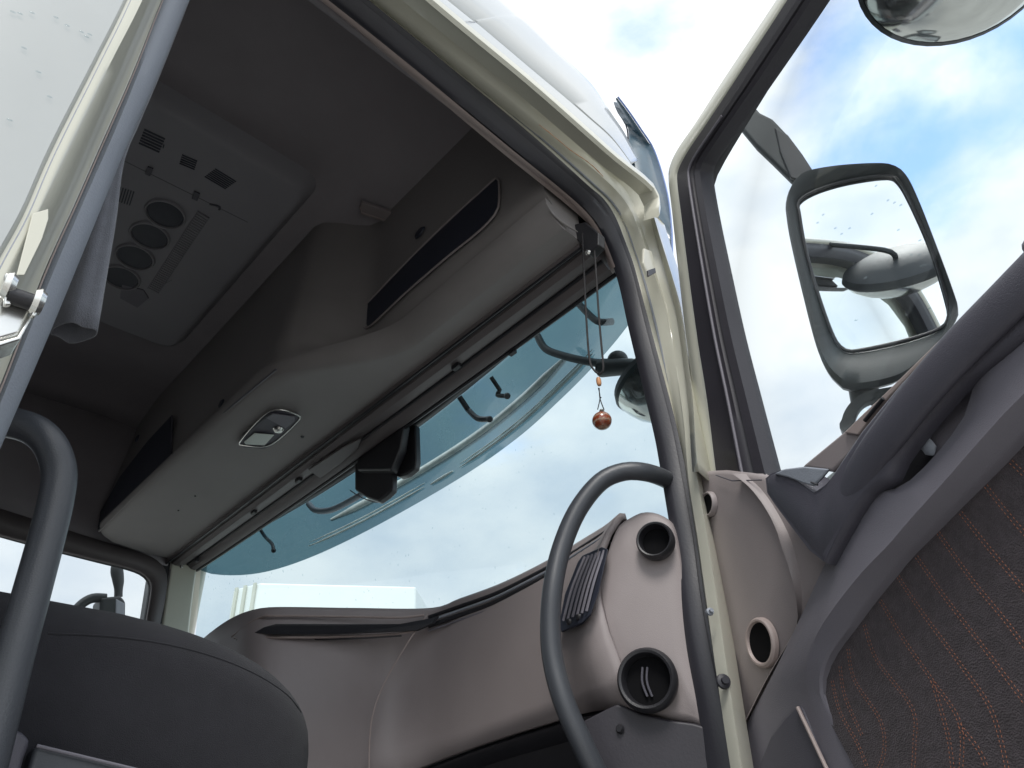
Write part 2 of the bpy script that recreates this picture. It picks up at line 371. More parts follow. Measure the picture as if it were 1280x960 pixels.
# near slot (open shelf) in the fascia
def fpt(px, py, off=0): return P(px, py, x=XF - off)
slot = [fpt(450, 392), fpt(470, 372), fpt(520, 320), fpt(570, 272), fpt(610, 236), fpt(624, 224), fpt(627, 235), fpt(626, 262), fpt(618, 275), fpt(600, 293), fpt(560, 325), fpt(510, 368), fpt(463, 411), fpt(456, 402)]
sh = MB().prism([p + V((-.006, 0, 0)) for p in slot], (.004, 0, 0)).build('shelf_opening', M['navy'], con, bevel=.002)
MB().tube(cr([p + V((-.007, 0, 0)) for p in slot], 60, True) + [slot[0] + V((-.007, 0, 0))], .0025, 6).build('shelf_rim', M['brown'], con)
MB().lathe(fpt(525, 291, .004), V((-1, 0, 0)), [(0, .004), (.012, .004), (.015, 0)], 18, sx=1.3, sy=.8, ref=V((0, 1, -.2))).build('shelf_catch', M['navy'], con)
# far slot and the step beside the centre box
def fp2(px, py, off=.006): return P(px, py, x=.552 - off)
MB().prism([fp2(122, 662), fp2(125, 640), fp2(150, 595), fp2(185, 550), fp2(213, 520), fp2(215, 574), fp2(180, 607)], (.004, 0, 0)).build('shelf_opening', M['navy'], con, bevel=.002)
MB().tube([fp2(124, 664, .012), fp2(160, 628, .012), fp2(212, 578, .012)], .003, 8).build('shelf_lip', M['liner2'], con)
MB().tube([fp2(212, 578, .010), fp2(275, 520, .010), fp2(345, 462, .010)], .0025, 8).build('console_seam', M['dark'], con)
MB().tube([fp2(214, 576, .010), fp2(215, 520, .010)], .003, 8).build('console_seam', M['dark'], con)
MB().lathe(fp2(277, 505, .004), V((-1, 0, 0)), [(0, .004), (.010, .004), (.014, 0)], 16, ref=V((0, 1, 0))).build('shelf_catch', M['navy'], con)
MB().lathe(fp2(172, 548, .004), V((-1, 0, 0)), [(0, .004), (.010, .004), (.014, 0)], 16, ref=V((0, 1, 0))).build('shelf_catch', M['navy'], con)
# reading lamp in the underside
def up(px, py, off=0): return P(px, py, z=1.0 - off)
lam = MB().prism([up(*p) for p in ((299, 551), (303, 543), (338, 513), (346, 511), (371, 516), (375, 520), (372, 528), (340, 555), (331, 559), (304, 557))], (0, 0, -.007)).build('reading_lamp', M['dark'], con, bevel=.003)
MB().prism([up(*p, .0095) for p in ((305, 552), (318, 541), (343, 543), (331, 556), (307, 555))], (0, 0, -.002)).build('lamp_lens', M['lens'], con, bevel=.001)
MB().prism([up(*p, .0085) for p in ((341, 516), (368, 520), (368, 526), (357, 535), (333, 522))], (0, 0, -.002)).build('lamp_switch_plate', M['dark2'], con, bevel=.001)
MB().lathe(up(348, 537, .008), V((0, 0, -1)), [(0, .006), (.010, .005), (.014, 0)], 24).build('lamp_spot', M['chrome'], con)
rim = cr([up(*p, .0085) for p in ((301, 551), (338, 514), (372, 519), (371, 528), (338, 556), (306, 557))], 48, True)
MB().tube(rim + [rim[0]], .0016, 6).build('lamp_trim', M['chrome'], con)
MB().lathe(up(378, 546, -.001), V((0, 0, -1)), [(0, .002), (.004, .002), (.005, 0)], 12).build('screw_cap', M['black'], con)
for p in ((244, 620), (223, 638)): MB().lathe(up(*p, -.001), V((0, 0, -1)), [(0, .002), (.002, .002), (.003, 0)], 10).build('screw_cap', M['black'], con)
# roof hatch label plate and small light near the fascia
q = [P(450, 257, z=1.475), P(452, 250, z=1.475), P(489, 262, z=1.475), P(490, 278, z=1.475), P(451, 265, z=1.475)]
MB().prism(q, (0, 0, -.01)).build('ceiling_lamp', M['brown'], TR, bevel=.002)
MB().tube([P(450, 258, z=1.462), P(452, 266, z=1.462), P(490, 278, z=1.462)], .0018, 6).build('ceiling_lamp_trim', M['taupe_light'], TR)

# ---- blind housing / header between console and windscreen
px_ = [(.789, 1.004), (.792, .992), (.797, .989), (.801, .999), (.806, 1.003), (.811, .994), (.824, .988), (.842, .990), (.852, .996), (.856, 1.001), (.862, .992), (.873, .985), (.888, .984), (.898, .992), (.905, 1.000), (.935, 1.03), (.79, 1.03)]
def hx(x, y): return x + .02 * (1 - ((y - 1.5) / .95) ** 2) * (x - .79) / .11 * .6
yy = [.55 + (2.45 - .55) * k / 24 for k in range(25)]
hd = MB().loft([[W(hx(x, y), y, z) for x, z in px_] for y in yy]).build('windscreen_header', M['taupe_dark'], TR, sharp=28)
gr = MB()
for xx, zz, r_ in ((.7935, .9895, .0032), (.8045, .998, .0025), (.858, .9965, .0038), (.9, .990, .006)):
    gr.tube([W(hx(xx, y), y, zz) for y in yy], r_, 8)
gr.build('header_gasket', M['black'], hd)
for (px, py, s) in ((570, 458, 1), (317, 640, .9), (373, 600, 1), (245, 700, .7), (640, 440, .8)):
    c = P(px, py, z=.985); MB().box(c + V((-.005, -.012 * s, -.006)), c + V((.007, .012 * s, .006))).build('blind_clip', M['black'], hd, bevel=.002)
# roller blind tab near the centre
MB().prism([P(*p, z=.978) for p in ((385, 588), (428, 560), (452, 548), (448, 560), (425, 580), (400, 598))], (0, 0, .006)).build('blind_pull', M['taupe_dark'], hd, bevel=.002)

# ---- camera / sensor covers on the windscreen, centre
def cover(outline, x, th, name, m):
    pts = [P(a, b, x=x) for a, b in outline]
    return MB().prism(pts, (th * .45, .006, 0)).build(name, m, TR, bevel=.006, seg=3)
cover([(472, 527), (519, 530), (520, 575), (518, 585), (508, 593), (499, 596), (488, 592), (470, 580)], .94, .05, 'sensor_cover', M['black'])
cover([(443, 575), (470, 560), (491, 575), (490, 612), (482, 620), (472, 627), (458, 622), (443, 612)], .925, .05, 'camera_cover', M['black'])
cover([(446, 560), (472, 530), (505, 528), (500, 560), (488, 588), (446, 588)], .905, .06, 'camera_bracket', M['black'])
MB().tube(cr([P(*p, x=.96) for p in ((438, 613), (452, 622), (474, 628), (486, 620))], 12), .0016, 6).build('camera_cable', M['dark2'], TR)

# ---- windscreen
def gx(y, z): return .925 + .085 * (1 - ((y - 1.5) / .98) ** 2) + (1.0 - z) * .116
rows = [[W(gx(y, z), y, z) for z in (.38, .5, .65, .8, .95, 1.05)] for y in [.52 + 1.96 * k / 28 for k in range(29)]]
ws = MB().bands(rows).build('windscreen', M['screen'], TR)
# raindrops on its outside: countless
rd = MB(); rr = random.Random(3)
def in_reg(px, py):
    return 240 < px < 850 and py > 300
k = 0
while k < 620:
    y = rr.uniform(.55, 2.44); z = rr.uniform(.5, 1.02) if rr.random() > .45 else rr.uniform(.86, 1.02)
    c = W(gx(y, z) + .003, y, z); s = rr.choice((.0005, .0007, .0009, .0013)) * (.7 + .4 * y); h = s * rr.uniform(1, 2.2)
    s *= .8; rd.lathe(c, V((1, 0, .1)), [(s, 0), (s * .8, s * .5), (s * .2, s * .8)], 6, sx=1, sy=h / s, ref=V((0, 1, 0))); k += 1
o = rd.build('raindrops', M['drop'], ws); o['kind'] = 'stuff'

# ---- far side: A pillar, door window, seals
FY = 2.47
fs = MB()
MB().prism([P(215, 697, y=FY - .02), P(232, 703, y=FY - .03), P(247, 705, y=FY - .03), P(240, 760, y=FY - .03), P(236, 800, y=FY - .03), P(234, 850, y=FY - .03), P(192, 850, y=FY - .02), P(203, 780, y=FY - .02)], (.0, .05, 0)).build('pillar_cover', M['cream'], TR, bevel=.008, seg=3)
MB().prism([P(186, 696, y=FY - .012), P(219, 698, y=FY - .012), P(207, 780, y=FY - .012), P(198, 860, y=FY - .012), P(168, 860, y=FY - .012), P(180, 780, y=FY - .012), P(190, 715, y=FY - .012)], (0, .05, 0)).build('pillar_trim', M['black'], TR, bevel=.004)
for a, b in (((206, 712), (185, 850)), ((213, 712), (197, 850)), ((199, 718), (178, 850))):
    MB().tube([P(*a, y=FY - .016), P(*b, y=FY - .016)], .0022, 8).build('door_seal', M['dark2'], TR)
MB().lathe(P(227, 708, y=FY - .034), V((0, -1, 0)), [(0, .003), (.004, .003), (.006, 0)], 12).build('screw_cap', M['chrome'], TR)
wt = [P(*p, y=FY) for p in ((-60, 654), (0, 672), (60, 688), (120, 703), (160, 713), (178, 721), (186, 733), (184, 752), (176, 800), (168, 860))]
wt_o = [P(*p, y=FY) for p in ((-60, 622), (0, 641), (60, 660), (120, 679), (165, 692), (192, 704), (204, 722), (202, 752), (192, 800), (182, 860))]
MB().bands([cr(wt, 50), cr(wt_o, 50)]).build('far_window_frame', M['taupe_dark'], TR, solid=.03)
for off, m_, r_ in ((.08, 'black', .008), (.45, 'dark2', .003), (.62, 'black', .003), (.97, 'black', .005)):
    a, b = cr(wt, 50), cr(wt_o, 50); MB().tube([p.lerp(q, off) + V((0, -.006, 0)) for p, q in zip(a, b)], r_, 8).build('far_window_seal', M[m_], TR)
MB().box(W(-.2, FY + .01, .2), W(.83, FY + .014, 1.0)).build('far_side_window', M['glass'], TR)
MB().box(W(XB, FY, -.6), W(.83, FY + .04, .24)).build('far_door_lining', M['brown'], TR)
MB().box(W(XB, FY + .001, .24), W(-.15, FY + .04, .99)).build('far_rear_lining', M['liner'], TR)
MB().box(W(.80, FY + .03, -.6), W(.96, FY + .07, 1.2)).build('far_front_pillar', M['cream'], TR, bevel=.02)

# ---- exterior roof shell: loft of cross sections along x
def section(x, top, half, zb):
    """(y,z) ring over the roof, near eave to far eave"""
    pr = [(half - .05, zb + .02), (half - .052, zb + .06), (half - .055, zb + .075), (half - .06, zb + .085)]
    side_top = zb + (top - zb) * .72
    for t in (.35, .7, 1): pr.append((half - .062 - .055 * t, zb + .085 + (side_top - zb - .085) * t))
    for a in (15, 35, 55, 75, 90):
        pr.append((half - .117 - .2 * (1 - math.cos(rad(a))), side_top + (top - side_top) * math.sin(rad(a))))
    pts = [W(x, 1.5 - h, z) for h, z in pr]
    return pts + [W(x, 1.5, top + .03)] + [V((p.x, 3.0 - p.y, p.z)) for p in pts[::-1]]
secs = []
for x, top, half, zb in ((XB - .05, 1.80, 1.06, 1.235), (-.5, 1.80, 1.06, 1.235), (.1, 1.80, 1.06, 1.235), (.5, 1.80, 1.06, 1.24), (.75, 1.78, 1.058, 1.245), (.85, 1.73, 1.052, 1.25), (.90, 1.66, 1.04, 1.25), (.94, 1.57, 1.022, 1.25), (.975, 1.45, 1.0, 1.25), (1.0, 1.34, .98, 1.22), (1.015, 1.22, .96, 1.13)):
    secs.append(section(x - (.05 if x > .8 else 0), top - (.03 if x > .7 else 0), half, zb))
roof = MB().bands(secs)
roof.build('roof_shell', M['white'], TR, solid=.004, sharp=55)
# front of the header outside, between roof front and glass
MB().bands([[W(gx(y, z) - .02 + .012 * (z - 1) , y, z) for y in [.50 + 2.0 * k / 24 for k in range(25)]] for z in (1.035, 1.08, 1.16, 1.26)]).build('front_header_panel', M['black'], TR, solid=.02)

# ---- door surround on the near side: rubber, cream jamb, gutter
N = 90
def Y(pts, y): return [P(a, b, y=y if not isinstance(y, (list, tuple)) else y[i]) for i, (a, b) in enumerate(pts)]
def ext(curve, x=-.02):
    """carry a roof-rail curve back to the rear pillar, parallel to the roof"""
    p, q = curve[0], curve[1]; d = (p - q).normalized(); d = V((-1, 0, d.z * .0)); return [V((x, p.y, p.z))] + curve
b0 = ext(Y([(404, 0), (523, 100), (625, 186), (702, 248), (737, 279), (752, 300), (765, 335), (778, 380), (790, 430), (815, 540), (824, 580), (834, 640), (842, 700), (850, 760), (862, 830), (880, 920), (890, 990)], .535))
b1 = ext(Y([(416, 0), (538, 100), (640, 184), (709, 240), (737, 267), (755, 293), (769, 325), (780, 360), (792, 416), (820, 530), (829, 575), (837, 625), (847, 685), (854, 747), (864, 810), (881, 893), (897, 985)], .515))
b2 = ext(Y([(453, 0), (576, 100), (668, 176), (731, 233), (752, 251), (766, 273), (777, 302), (788, 332), (805, 395), (836, 512), (846, 555), (856, 600), (867, 664), (875, 727), (885, 789), (900, 872), (919, 985)], .500))
b3 = ext(Y([(463, 0), (585, 100), (680, 178), (742, 233), (762, 252), (778, 276), (789, 305), (799, 335), (815, 395), (842, 512), (851, 555), (860, 600), (871, 664), (880, 727), (890, 789), (904, 872), (923, 985)], .497))
b4 = ext(Y([(483, 0), (604, 100), (700, 177), (758, 226), (783, 254), (798, 285), (808, 314), (817, 340), (834, 395), (855, 512), (861, 555), (867, 600), (877, 664), (886, 727), (895, 789), (908, 872), (927, 985)], [.475] * 5 + [.47] * 12))
b5 = ext(Y([(530, 0), (650, 100), (740, 173), (790, 215), (806, 240), (816, 275), (826, 305), (835, 335), (850, 395), (866, 512), (869, 555), (872, 600), (883, 664), (893, 727), (902, 789), (914, 872), (931, 985)], [.435] * 3 + [.44, .445] + [.45] * 12))
R0, R1, R2, R3, R4, R5 = [crs(b, 6) for b in (b0, b1, b2, b3, b4, b5)]; N = len(R0)
NT = 44
MB().bands([[p + V((0, .006, .03)) for p in R0[:NT]], R0[:NT], [a.lerp(b, .8) for a, b in zip(R0, R1)][:NT], [a.lerp(b, .95) + V((0, .012, 0)) for a, b in zip(R0, R1)][:NT]]).build('inner_edge_trim', M['taupe_light'], TR, solid=.003)
# rubber: swollen double ridge
rings = []
for i in range(N):
    a, b = R1[i], R2[i]; up_ = V((0, -1, 0)); ring = []
    wd = (b - a)
    for t, h in ((0, .0), (.06, .006), (.2, .013), (.36, .016), (.46, .012), (.52, .009), (.58, .012), (.7, .015), (.85, .011), (.97, .004), (1.0, 0), (.8, -.014), (.2, -.014)):
        ring.append(a + wd * t + up_ * h)
    rings.append(ring)
MB().loft(rings).build('door_seal', M['rubber'], TR, sharp=60)
def FJ(i):
    t = min(1, max(0, (i - 16) / 24)); return t * t * (3 - 2 * t)
jm = MB().bands([[a + V((0, .012, 0)) for a in R2], [a.lerp(b, .5) + V((0, .0, 0)) for a, b in zip(R2, R3)], R3, [a.lerp(b, .45) + V((0, .006, 0)) for a, b in zip(R3, R4)], [a.lerp(b, .85) + V((0, .004, 0)) for a, b in zip(R3, R4)], R4, [a.lerp(b, .15) + V((0, .002, 0)) for a, b in zip(R4, R5)], [a.lerp(b, .55) + V((0, .012, 0)) for a, b in zip(R4, R5)], [a.lerp(b, .9) + V((0, .004, 0)) for a, b in zip(R4, R5)], R5, [a + V((.014 * FJ(i), .003, .014 * (1 - FJ(i)))) for i, a in enumerate(R5)], [a + V((.06 * FJ(i), .05 - .03 * FJ(i), .03 * (1 - FJ(i)))) for i, a in enumerate(R5)]])
jm.build('door_jamb', M['cream'], TR, sharp=32)
MB().tube([a + V((0, -.003, 0)) for a in R3], .0022, 6).build('jamb_bead', M['strip'], TR)
# rain gutter above the door, hooks round the front corner
gp = [V((-.02 + XB * .0, .43, P(530, 0, y=.43).z))] + Y([(530, 0), (650, 99), (720, 160), (760, 195), (787, 216), (806, 232), (815, 250), (814, 266)], .43)
gp = [V((XB, .43, gp[0].z))] + gp; G = [p - V((0, 0, .017)) for p in cr(gp, 70)]
MB().loft([[p + V((0, -.004, 0)), p + V((0, -.010, -.006)), p + V((0, -.016, -.002)), p + V((0, -.017, .012)), p + V((0, -.013, .022)), p + V((0, .004, .024)), p + V((0, .02, .012))] for p in G]).build('rain_gutter', M['cream'], TR, sharp=50)
ra = Y([(530, 0), (570, 33), (610, 66), (650, 99), (690, 132), (722, 160), (757, 190), (787, 216)], .440)
rb = Y([(561, 0), (598, 29), (635, 60), (668, 88), (705, 119), (735, 145), (765, 172), (790, 205)], .452)
rc_ = Y([(629, 0), (664, 31), (703, 70), (728, 93), (745, 112), (766, 145), (778, 168), (793, 204)], .525)
ra, rb, rc_ = [crs([c_[0] + (c_[0] - c_[3]).normalized() * 1.4, c_[0] + (c_[0] - c_[3]).normalized() * .5] + c_, 6) for c_ in (ra, rb, rc_)]
MB().bands([[p + V((0, .02, -.004)) for p in ra], ra, [a.lerp(b, .5) + V((0, -.002, 0)) for a, b in zip(ra, rb)], [a.lerp(b, .93) for a, b in zip(ra, rb)], [p + V((0, .010, 0)) for p in rb], [a.lerp(b, .03) + V((0, .000, 0)) for a, b in zip(rb, rc_)], [a.lerp(b, .3) + V((0, -.012, 0)) for a, b in zip(rb, rc_)], [a.lerp(b, .65) + V((0, -.014, 0)) for a, b in zip(rb, rc_)], [a.lerp(b, .9) + V((0, -.006, 0)) for a, b in zip(rb, rc_)], rc_, [p + V((-.01, .05, .045)) for p in rc_], [p + V((-.05, .16, .09)) for p in rc_]]).build('roof_side_panel', M['white'], TR, solid=.003, sharp=40)
# rusty sealant line along it
sl_ = cr(Y([(672, 158), (690, 172), (712, 190), (735, 206), (752, 222)], .452), 24)
MB().tube([p + V((0, -.004, noise.noise(p * 60) * .0015)) for p in sl_], [.0004 + .001 * abs(noise.noise(p * 90)) for p in sl_], 6).build('cracked_sealant', M['wood'], TR)
# outer corner of the near A pillar running down beside the door
ap_o = Y([(815, 262), (826, 300), (840, 345), (851, 385), (858, 430), (866, 500), (870, 560), (873, 590)], .435)
ap_i = Y([(812, 255), (822, 300), (834, 340), (846, 385), (853, 430), (862, 500), (866, 560), (868, 590)], .448)
a_, b_ = cr(ap_o, 40), cr(ap_i, 40)
MB().bands([b_, a_, [p + V((.05, .01, 0)) for p in a_], [p + V((.16, .10, 0)) for p in a_]]).build('front_pillar_skin', M['cream'], TR, solid=.003, sharp=60)
# plug / bump stop on the pillar, striker stuff, screw
ps = [P(*p, y=.455) for p in ((802, 312), (812, 316), (817, 342), (808, 347), (801, 330))]
MB().prism(ps, (0, -.006, 0)).build('door_buffer', M['cream'], TR, bevel=.002)
MB().prism([P(*p, y=.447) for p in ((808, 339), (817, 336), (818, 342), (809, 347))], (0, -.004, 0)).build('door_buffer_foot', M['rubber'], TR, bevel=.001)
for a, b, r_ in ((887, 765, .0045), (904, 852, .008)):
    MB().lathe(P(a, b, y=.455), V((-.6, -.8, 0)), [(0, .008), (r_ * .5, .008), (r_ * .55, .004), (r_, .003), (r_ * 1.1, 0)], 16).build('hinge_bolt', M['strip' if r_ < .006 else 'rubber'], TR)

# ---- rear (B) pillar: outer skin, bevelled edge, vinyl strip
q0 = [(205, -100), (162, 0), (125, 75), (70, 185), (35, 265), (0, 330), (-60, 450), (-130, 590)]
q1 = [(222, -100), (178, 0), (140, 75), (86, 185), (50, 262), (14, 336), (-46, 456), (-116, 596)]
q2 = [(240, -100), (196, 0), (158, 85), (112, 190), (80, 262), (40, 345), (-20, 470), (-90, 610)]
q3 = [(246, -100), (202, 0), (166, 90), (122, 190), (92, 258), (54, 342), (0, 482), (-60, 620)]
c0, c1, c2, c3 = [crs(Y(q_, y_), 6) for q_, y_ in ((q0, .43), (q1, .434), (q2, .475), (q3, .492))]
for c_, (x_, y_, z_) in ((c0, (-.004, .43, 1.232)), (c1, (.012, .434, 1.225)), (c2, (.028, .475, 1.12)), (c3, (.034, .492, 1.06))): c_[:0] = [W(x_, y_, z_), W(x_, y_, z_).lerp(c_[0], .5)]
MB().bands([[V((p.x - 1.0, p.y - .0, p.z)) for p in c0], [V((p.x - .004, p.y, p.z)) for p in c0], [V((p.x, p.y + .006, p.z)) for p in c0]]).build('side_panel', M['white'], TR, solid=.003)
MB().bands([[p + V((-.002, .004, 0)) for p in c0], [p + V((.004, .003, 0)) for p in c0], c1, [a.lerp(b, .5) + V((0, -.004, 0)) for a, b in zip(c1, c2)], c2, [a.lerp(b, .7) + V((0, .004, 0)) for a, b in zip(c2, c3)], c3, [p + V((0, .03, 0)) for p in c3]]).build('rear_pillar', M['cream'], TR, sharp=50)
MB().tube([p + V((.001, -.002, 0)) for p in c3], .0006, 6).build('pillar_edge_bead', M['taupe_light'], TR)
MB().tube([p + V((.001, .004, 0)) for p in c0], .0007, 6).build('panel_gap', M['strip'], TR)
s0 = Y([(246, -100), (201, 0), (190, 25), (140, 150), (95, 250), (55, 342), (0, 482), (-60, 630)], .496)
s1 = Y([(262, -40), (237, 0), (200, 90), (160, 180), (135, 240), (65, 410), (0, 562), (-45, 680)], .512)
s0 = [W(.036, .496, 1.05)] + s0; s1 = [W(.058, .512, 1.03)] + s1
A1, B1 = crs(s0, 6), crs(s1, 6)
MB().bands([[p + V((0, .02, 0)) for p in A1], A1, [a.lerp(b, .25) + V((0, -.008, 0)) for a, b in zip(A1, B1)], [a.lerp(b, .6) + V((0, -.010, 0)) for a, b in zip(A1, B1)], [a.lerp(b, .9) + V((0, -.004, 0)) for a, b in zip(A1, B1)], B1, [p + V((-.004, .03, 0)) for p in B1]]).build('pillar_strip', M['strip'], TR, solid=.002, sharp=60)
# small formed lug and lock striker
MB().prism([P(*p, y=.432) for p in ((40, 268), (60, 262), (60, 275), (52, 300), (30, 345), (20, 345))], (0, -.0012, 0)).build('pressed_lug', M['cream'], TR, bevel=.0005)
stk = MB().prism([P(*p, y=.425) for p in ((-12, 375), (2, 374), (32, 384), (38, 392), (22, 420), (-12, 430))], (0, -.004, 0)).build('striker_plate', M['chrome'], TR, bevel=.002)
MB().prism([P(*p, y=.42) for p in ((22, 420), (38, 392), (40, 398), (26, 424), (-12, 436), (-12, 430))], (0, .02, 0)).build('striker_plate_edge', M['chrome'], stk, bevel=.001)
MB().tube([P(10, 368, y=.415), P(40, 378, y=.415)], .0052, 14).build('striker_pin', M['black'], stk)
for a, b in ((11, 358), (47, 378)):
    c = P(a, b, y=.415); MB().lathe(c, P(40, 378, y=.415) - P(10, 368, y=.415), [(0, -.003), (.007, -.003), (.009, 0), (.007, .003), (0, .003)], 14).build('striker_washer', M['chrome'], stk)
MB().prism([P(*p, y=.418) for p in ((4, 346), (13, 344), (15, 352), (12, 385), (3, 385))], (0, -.004, 0)).build('striker_bracket', M['chrome'], stk, bevel=.001)
MB().prism([P(*p, y=.418) for p in ((42, 370), (50, 370), (51, 382), (42, 400), (37, 398))], (0, -.004, 0)).build('striker_bracket', M['chrome'], stk, bevel=.001)
# little beads of water on the white panel
rr = random.Random(5)
wd_ = MB()
for a, b in ((16, 15), (25, 17), (84, 32), (102, 40), (112, 43), (62, 121), (30, 60), (70, 22), (12, 150), (48, 90), (40, 16), (108, 46)):
    c = P(a, b, y=.4285); wd_.lathe(c, V((0, -1, 0)), [(.0015, 0), (.0011, .0006), (.0004, .0009)], 8, sx=1.4, sy=.6, ref=V((1, 0, .3)))
o = wd_.build('water_beads', M['drop'], TR); o['kind'] = 'stuff'

# ---- curtain, bundled behind the pillar
CU = thing('curtain', P(110, 300, y=.6), 'grey fabric curtain bundled behind the rear door pillar, open at its hem', 'curtain')
top_ = [(228, 20), (235, 10), (240, 0)]
rings = []
cl = [(232, 0), (205, 70), (170, 160), (147, 225), (133, 300), (117, 370), (95, 418)]
left = cr(Y([(190, 0), (165, 70), (140, 160), (120, 225), (95, 300), (78, 370), (66, 412)], .60), 24)
right = cr(Y([(236, 0), (200, 90), (170, 160), (151, 206), (141, 280), (129, 350), (117, 421)], .58), 24)
for i in range(24):
    a, b = left[i], right[i]; ring = []; dd = b - a
    for k_ in range(22):
        an = 2 * math.pi * k_ / 22; t = .5 - .5 * math.cos(an); h = math.sin(an)
        ring.append(a + dd * t + V((0, 1, 0)) * (h * .02 + .003 * math.sin(t * 9 + i * .1)) + V((0, 0, .004 * h)))
    rings.append(ring)
MB().loft(rings, cap=False).build('curtain_cloth', M['curtain'], CU, solid=.0012, sharp=80)

# ---- air conditioner in the roof
def ac(px, py, off=0): return P(px, py, z=1.5 - off)
ACZ = 1.5
AC0 = MB()
def rrect(x0, x1, y0, y1, r, z, n=6):
    pts = []
    for cx, cy, a0 in ((x1 - r, y1 - r, 0), (x0 + r, y1 - r, 90), (x0 + r, y0 + r, 180), (x1 - r, y0 + r, 270)):
        for k_ in range(n + 1):
            a = rad(a0 + 90 * k_ / n); pts.append(W(cx + r * math.cos(a), cy + r * math.sin(a), z))
    return pts
tl, tr_, br = ac(183, 110), ac(385, 237), ac(222, 428)
x0, x1, y0, y1 = .06, .507, 1.148, 1.972
acm = AC0.loft([rrect(x0 - .03, x1 + .03, y0 - .03, y1 + .03, .05, 1.53), rrect(x0 - .012, x1 + .012, y0 - .012, y1 + .012, .045, 1.50), rrect(x0 - .002, x1 + .002, y0 - .002, y1 + .002, .04, 1.482), rrect(x0 + .006, x1 - .006, y0 + .006, y1 - .006, .036, 1.476), rrect(x0 + .012, x1 - .012, y0 + .012, y1 - .012, .03, 1.475)]).build('air_conditioner', M['ac'], TR, sharp=60)
AZ = 1.475
def az(px, py, off=0): return P(px, py, z=AZ - off)
# four round outlets
for a, b in ((207, 267), (187.5, 294), (169, 320.5), (152, 346)):
    c = az(a, b, -.001); MB().lathe(c, V((0, 0, -1)), [(.050, 0), (.050, .005), (.048, .008), (.045, .008), (.044, .004), (.044, -.001), (.0, -.001)], 36, sx=1, sy=1).build('air_outlet', M['ac'], acm)
    o = MB(); o.lathe(c, V((0, 0, -1)), [(.0, .003), (.022, .004), (.042, .003), (.0435, .0015)], 32); o.build('outlet_flap', M['navy'], acm)
# grilles
def grille(corner, eu, ev, nu, lw=.35, name='grille_slit'):
    """corner pixel a, pixel along slits, pixel across slits"""
    a, b, c = az(*corner), az(*eu), az(*ev); first = None
    U, Vv = b - a, c - a
    hb = Vv / nu * lw
    for k_ in range(nu):
        p = a + Vv * (k_ + .5) / nu
        if first is None:
            first = MB().prism([p - hb, p + U - hb, p + U + hb, p + hb], (0, 0, -.002)).build(name, M['navy'], acm); base = p
        else: piece(first, p - base)
grille((181, 160), (207, 172), (173, 180), 6, .22)
grille((207, 172), (208, 174), (201, 191), 1, .1)
grille((228, 192), (247, 200), (224, 205), 5, .2)
grille((270, 210), (296, 226), (255, 221), 7, .2)
grille((149, 233), (144, 250), (169, 240), 6, .22)
# long perforated strip
a, b, c = az(247, 263), az(262, 272), az(184, 360)
fr_ = MB().prism([a, b, b + (c - a), c], (0, 0, -.002)).build('filter_grille', M['dark2'], acm)
nS = 40; first = None
for k_ in range(nS):
    p = a + (c - a) * (k_ + .5) / nS; h = (c - a) / nS * .28
    q4 = [p - h + (b - a) * .06 + V((0, 0, -.002)), p - h + (b - a) * .94 + V((0, 0, -.002)), p + h + (b - a) * .94 + V((0, 0, -.002)), p + h + (b - a) * .06 + V((0, 0, -.002))]
    if first is None: first = MB().prism(q4, (0, 0, -.002)).build('filter_slat', M['ac'], acm); base = p
    else: piece(first, p - base)
for s_, e_ in (((153, 200), (310, 278)), ((262, 272), (199, 358)), ((199, 358), (215, 350))):
    MB().tube([az(*s_), az(*e_)], .0007, 6).build('panel_seam', M['dark'], acm)
MB().prism([az(*p) for p in ((185, 207), (192, 210), (188, 219), (181, 216))], (0, 0, -.005)).build('panel_catch', M['dark'], acm, bevel=.001)
MB().prism([az(*p) for p in ((243, 238), (250, 241), (247, 250), (240, 247))], (0, 0, -.005)).build('panel_catch', M['dark'], acm, bevel=.001)
MB().tube(cr([az(262, 255), az(274, 258), az(274, 262)], 8), .003, 8).build('panel_catch', M['dark'], acm)
MB().prism([az(*p) for p in ((153, 355), (180, 362), (186, 372), (172, 384), (150, 372))], (0, 0, -.003)).build('control_panel', M['dark2'], acm, bevel=.001)

# ---- near A-pillar grab handle and rear grab bar
gh = [((862, 622), .97), ((846, 609), .915), ((830, 598), .86), ((805, 590), .815), ((778, 590), .79), ((750, 603), .765), ((722, 638), .74), ((702, 685), .72), ((691, 735), .705), ((688, 785), .70), ((692, 830), .70), ((706, 880), .705), ((728, 930), .72), ((750, 975), .74), ((775, 1010), .77)]
MB().tube(cr([P(*p, x=x) for p, x in gh], 70), .0138, 20).build('grab_handle', M['bar'], TR)
gb = [((-30, 528), .60), ((0, 527), .585), ((25, 530), .575), ((50, 540), .565), ((68, 560), .56), ((77, 590), .56), ((73, 625), .56), ((62, 670), .56), ((43, 740), .56), ((21, 820), .56), ((3, 890), .56), ((-20, 980), .56), ((-40, 1060), .56)]
MB().tube(cr([P(p[0] - 3, p[1], y=y) for p, y in gb], 70), .0117, 24).build('rear_grab_bar', M['bar'], TR)

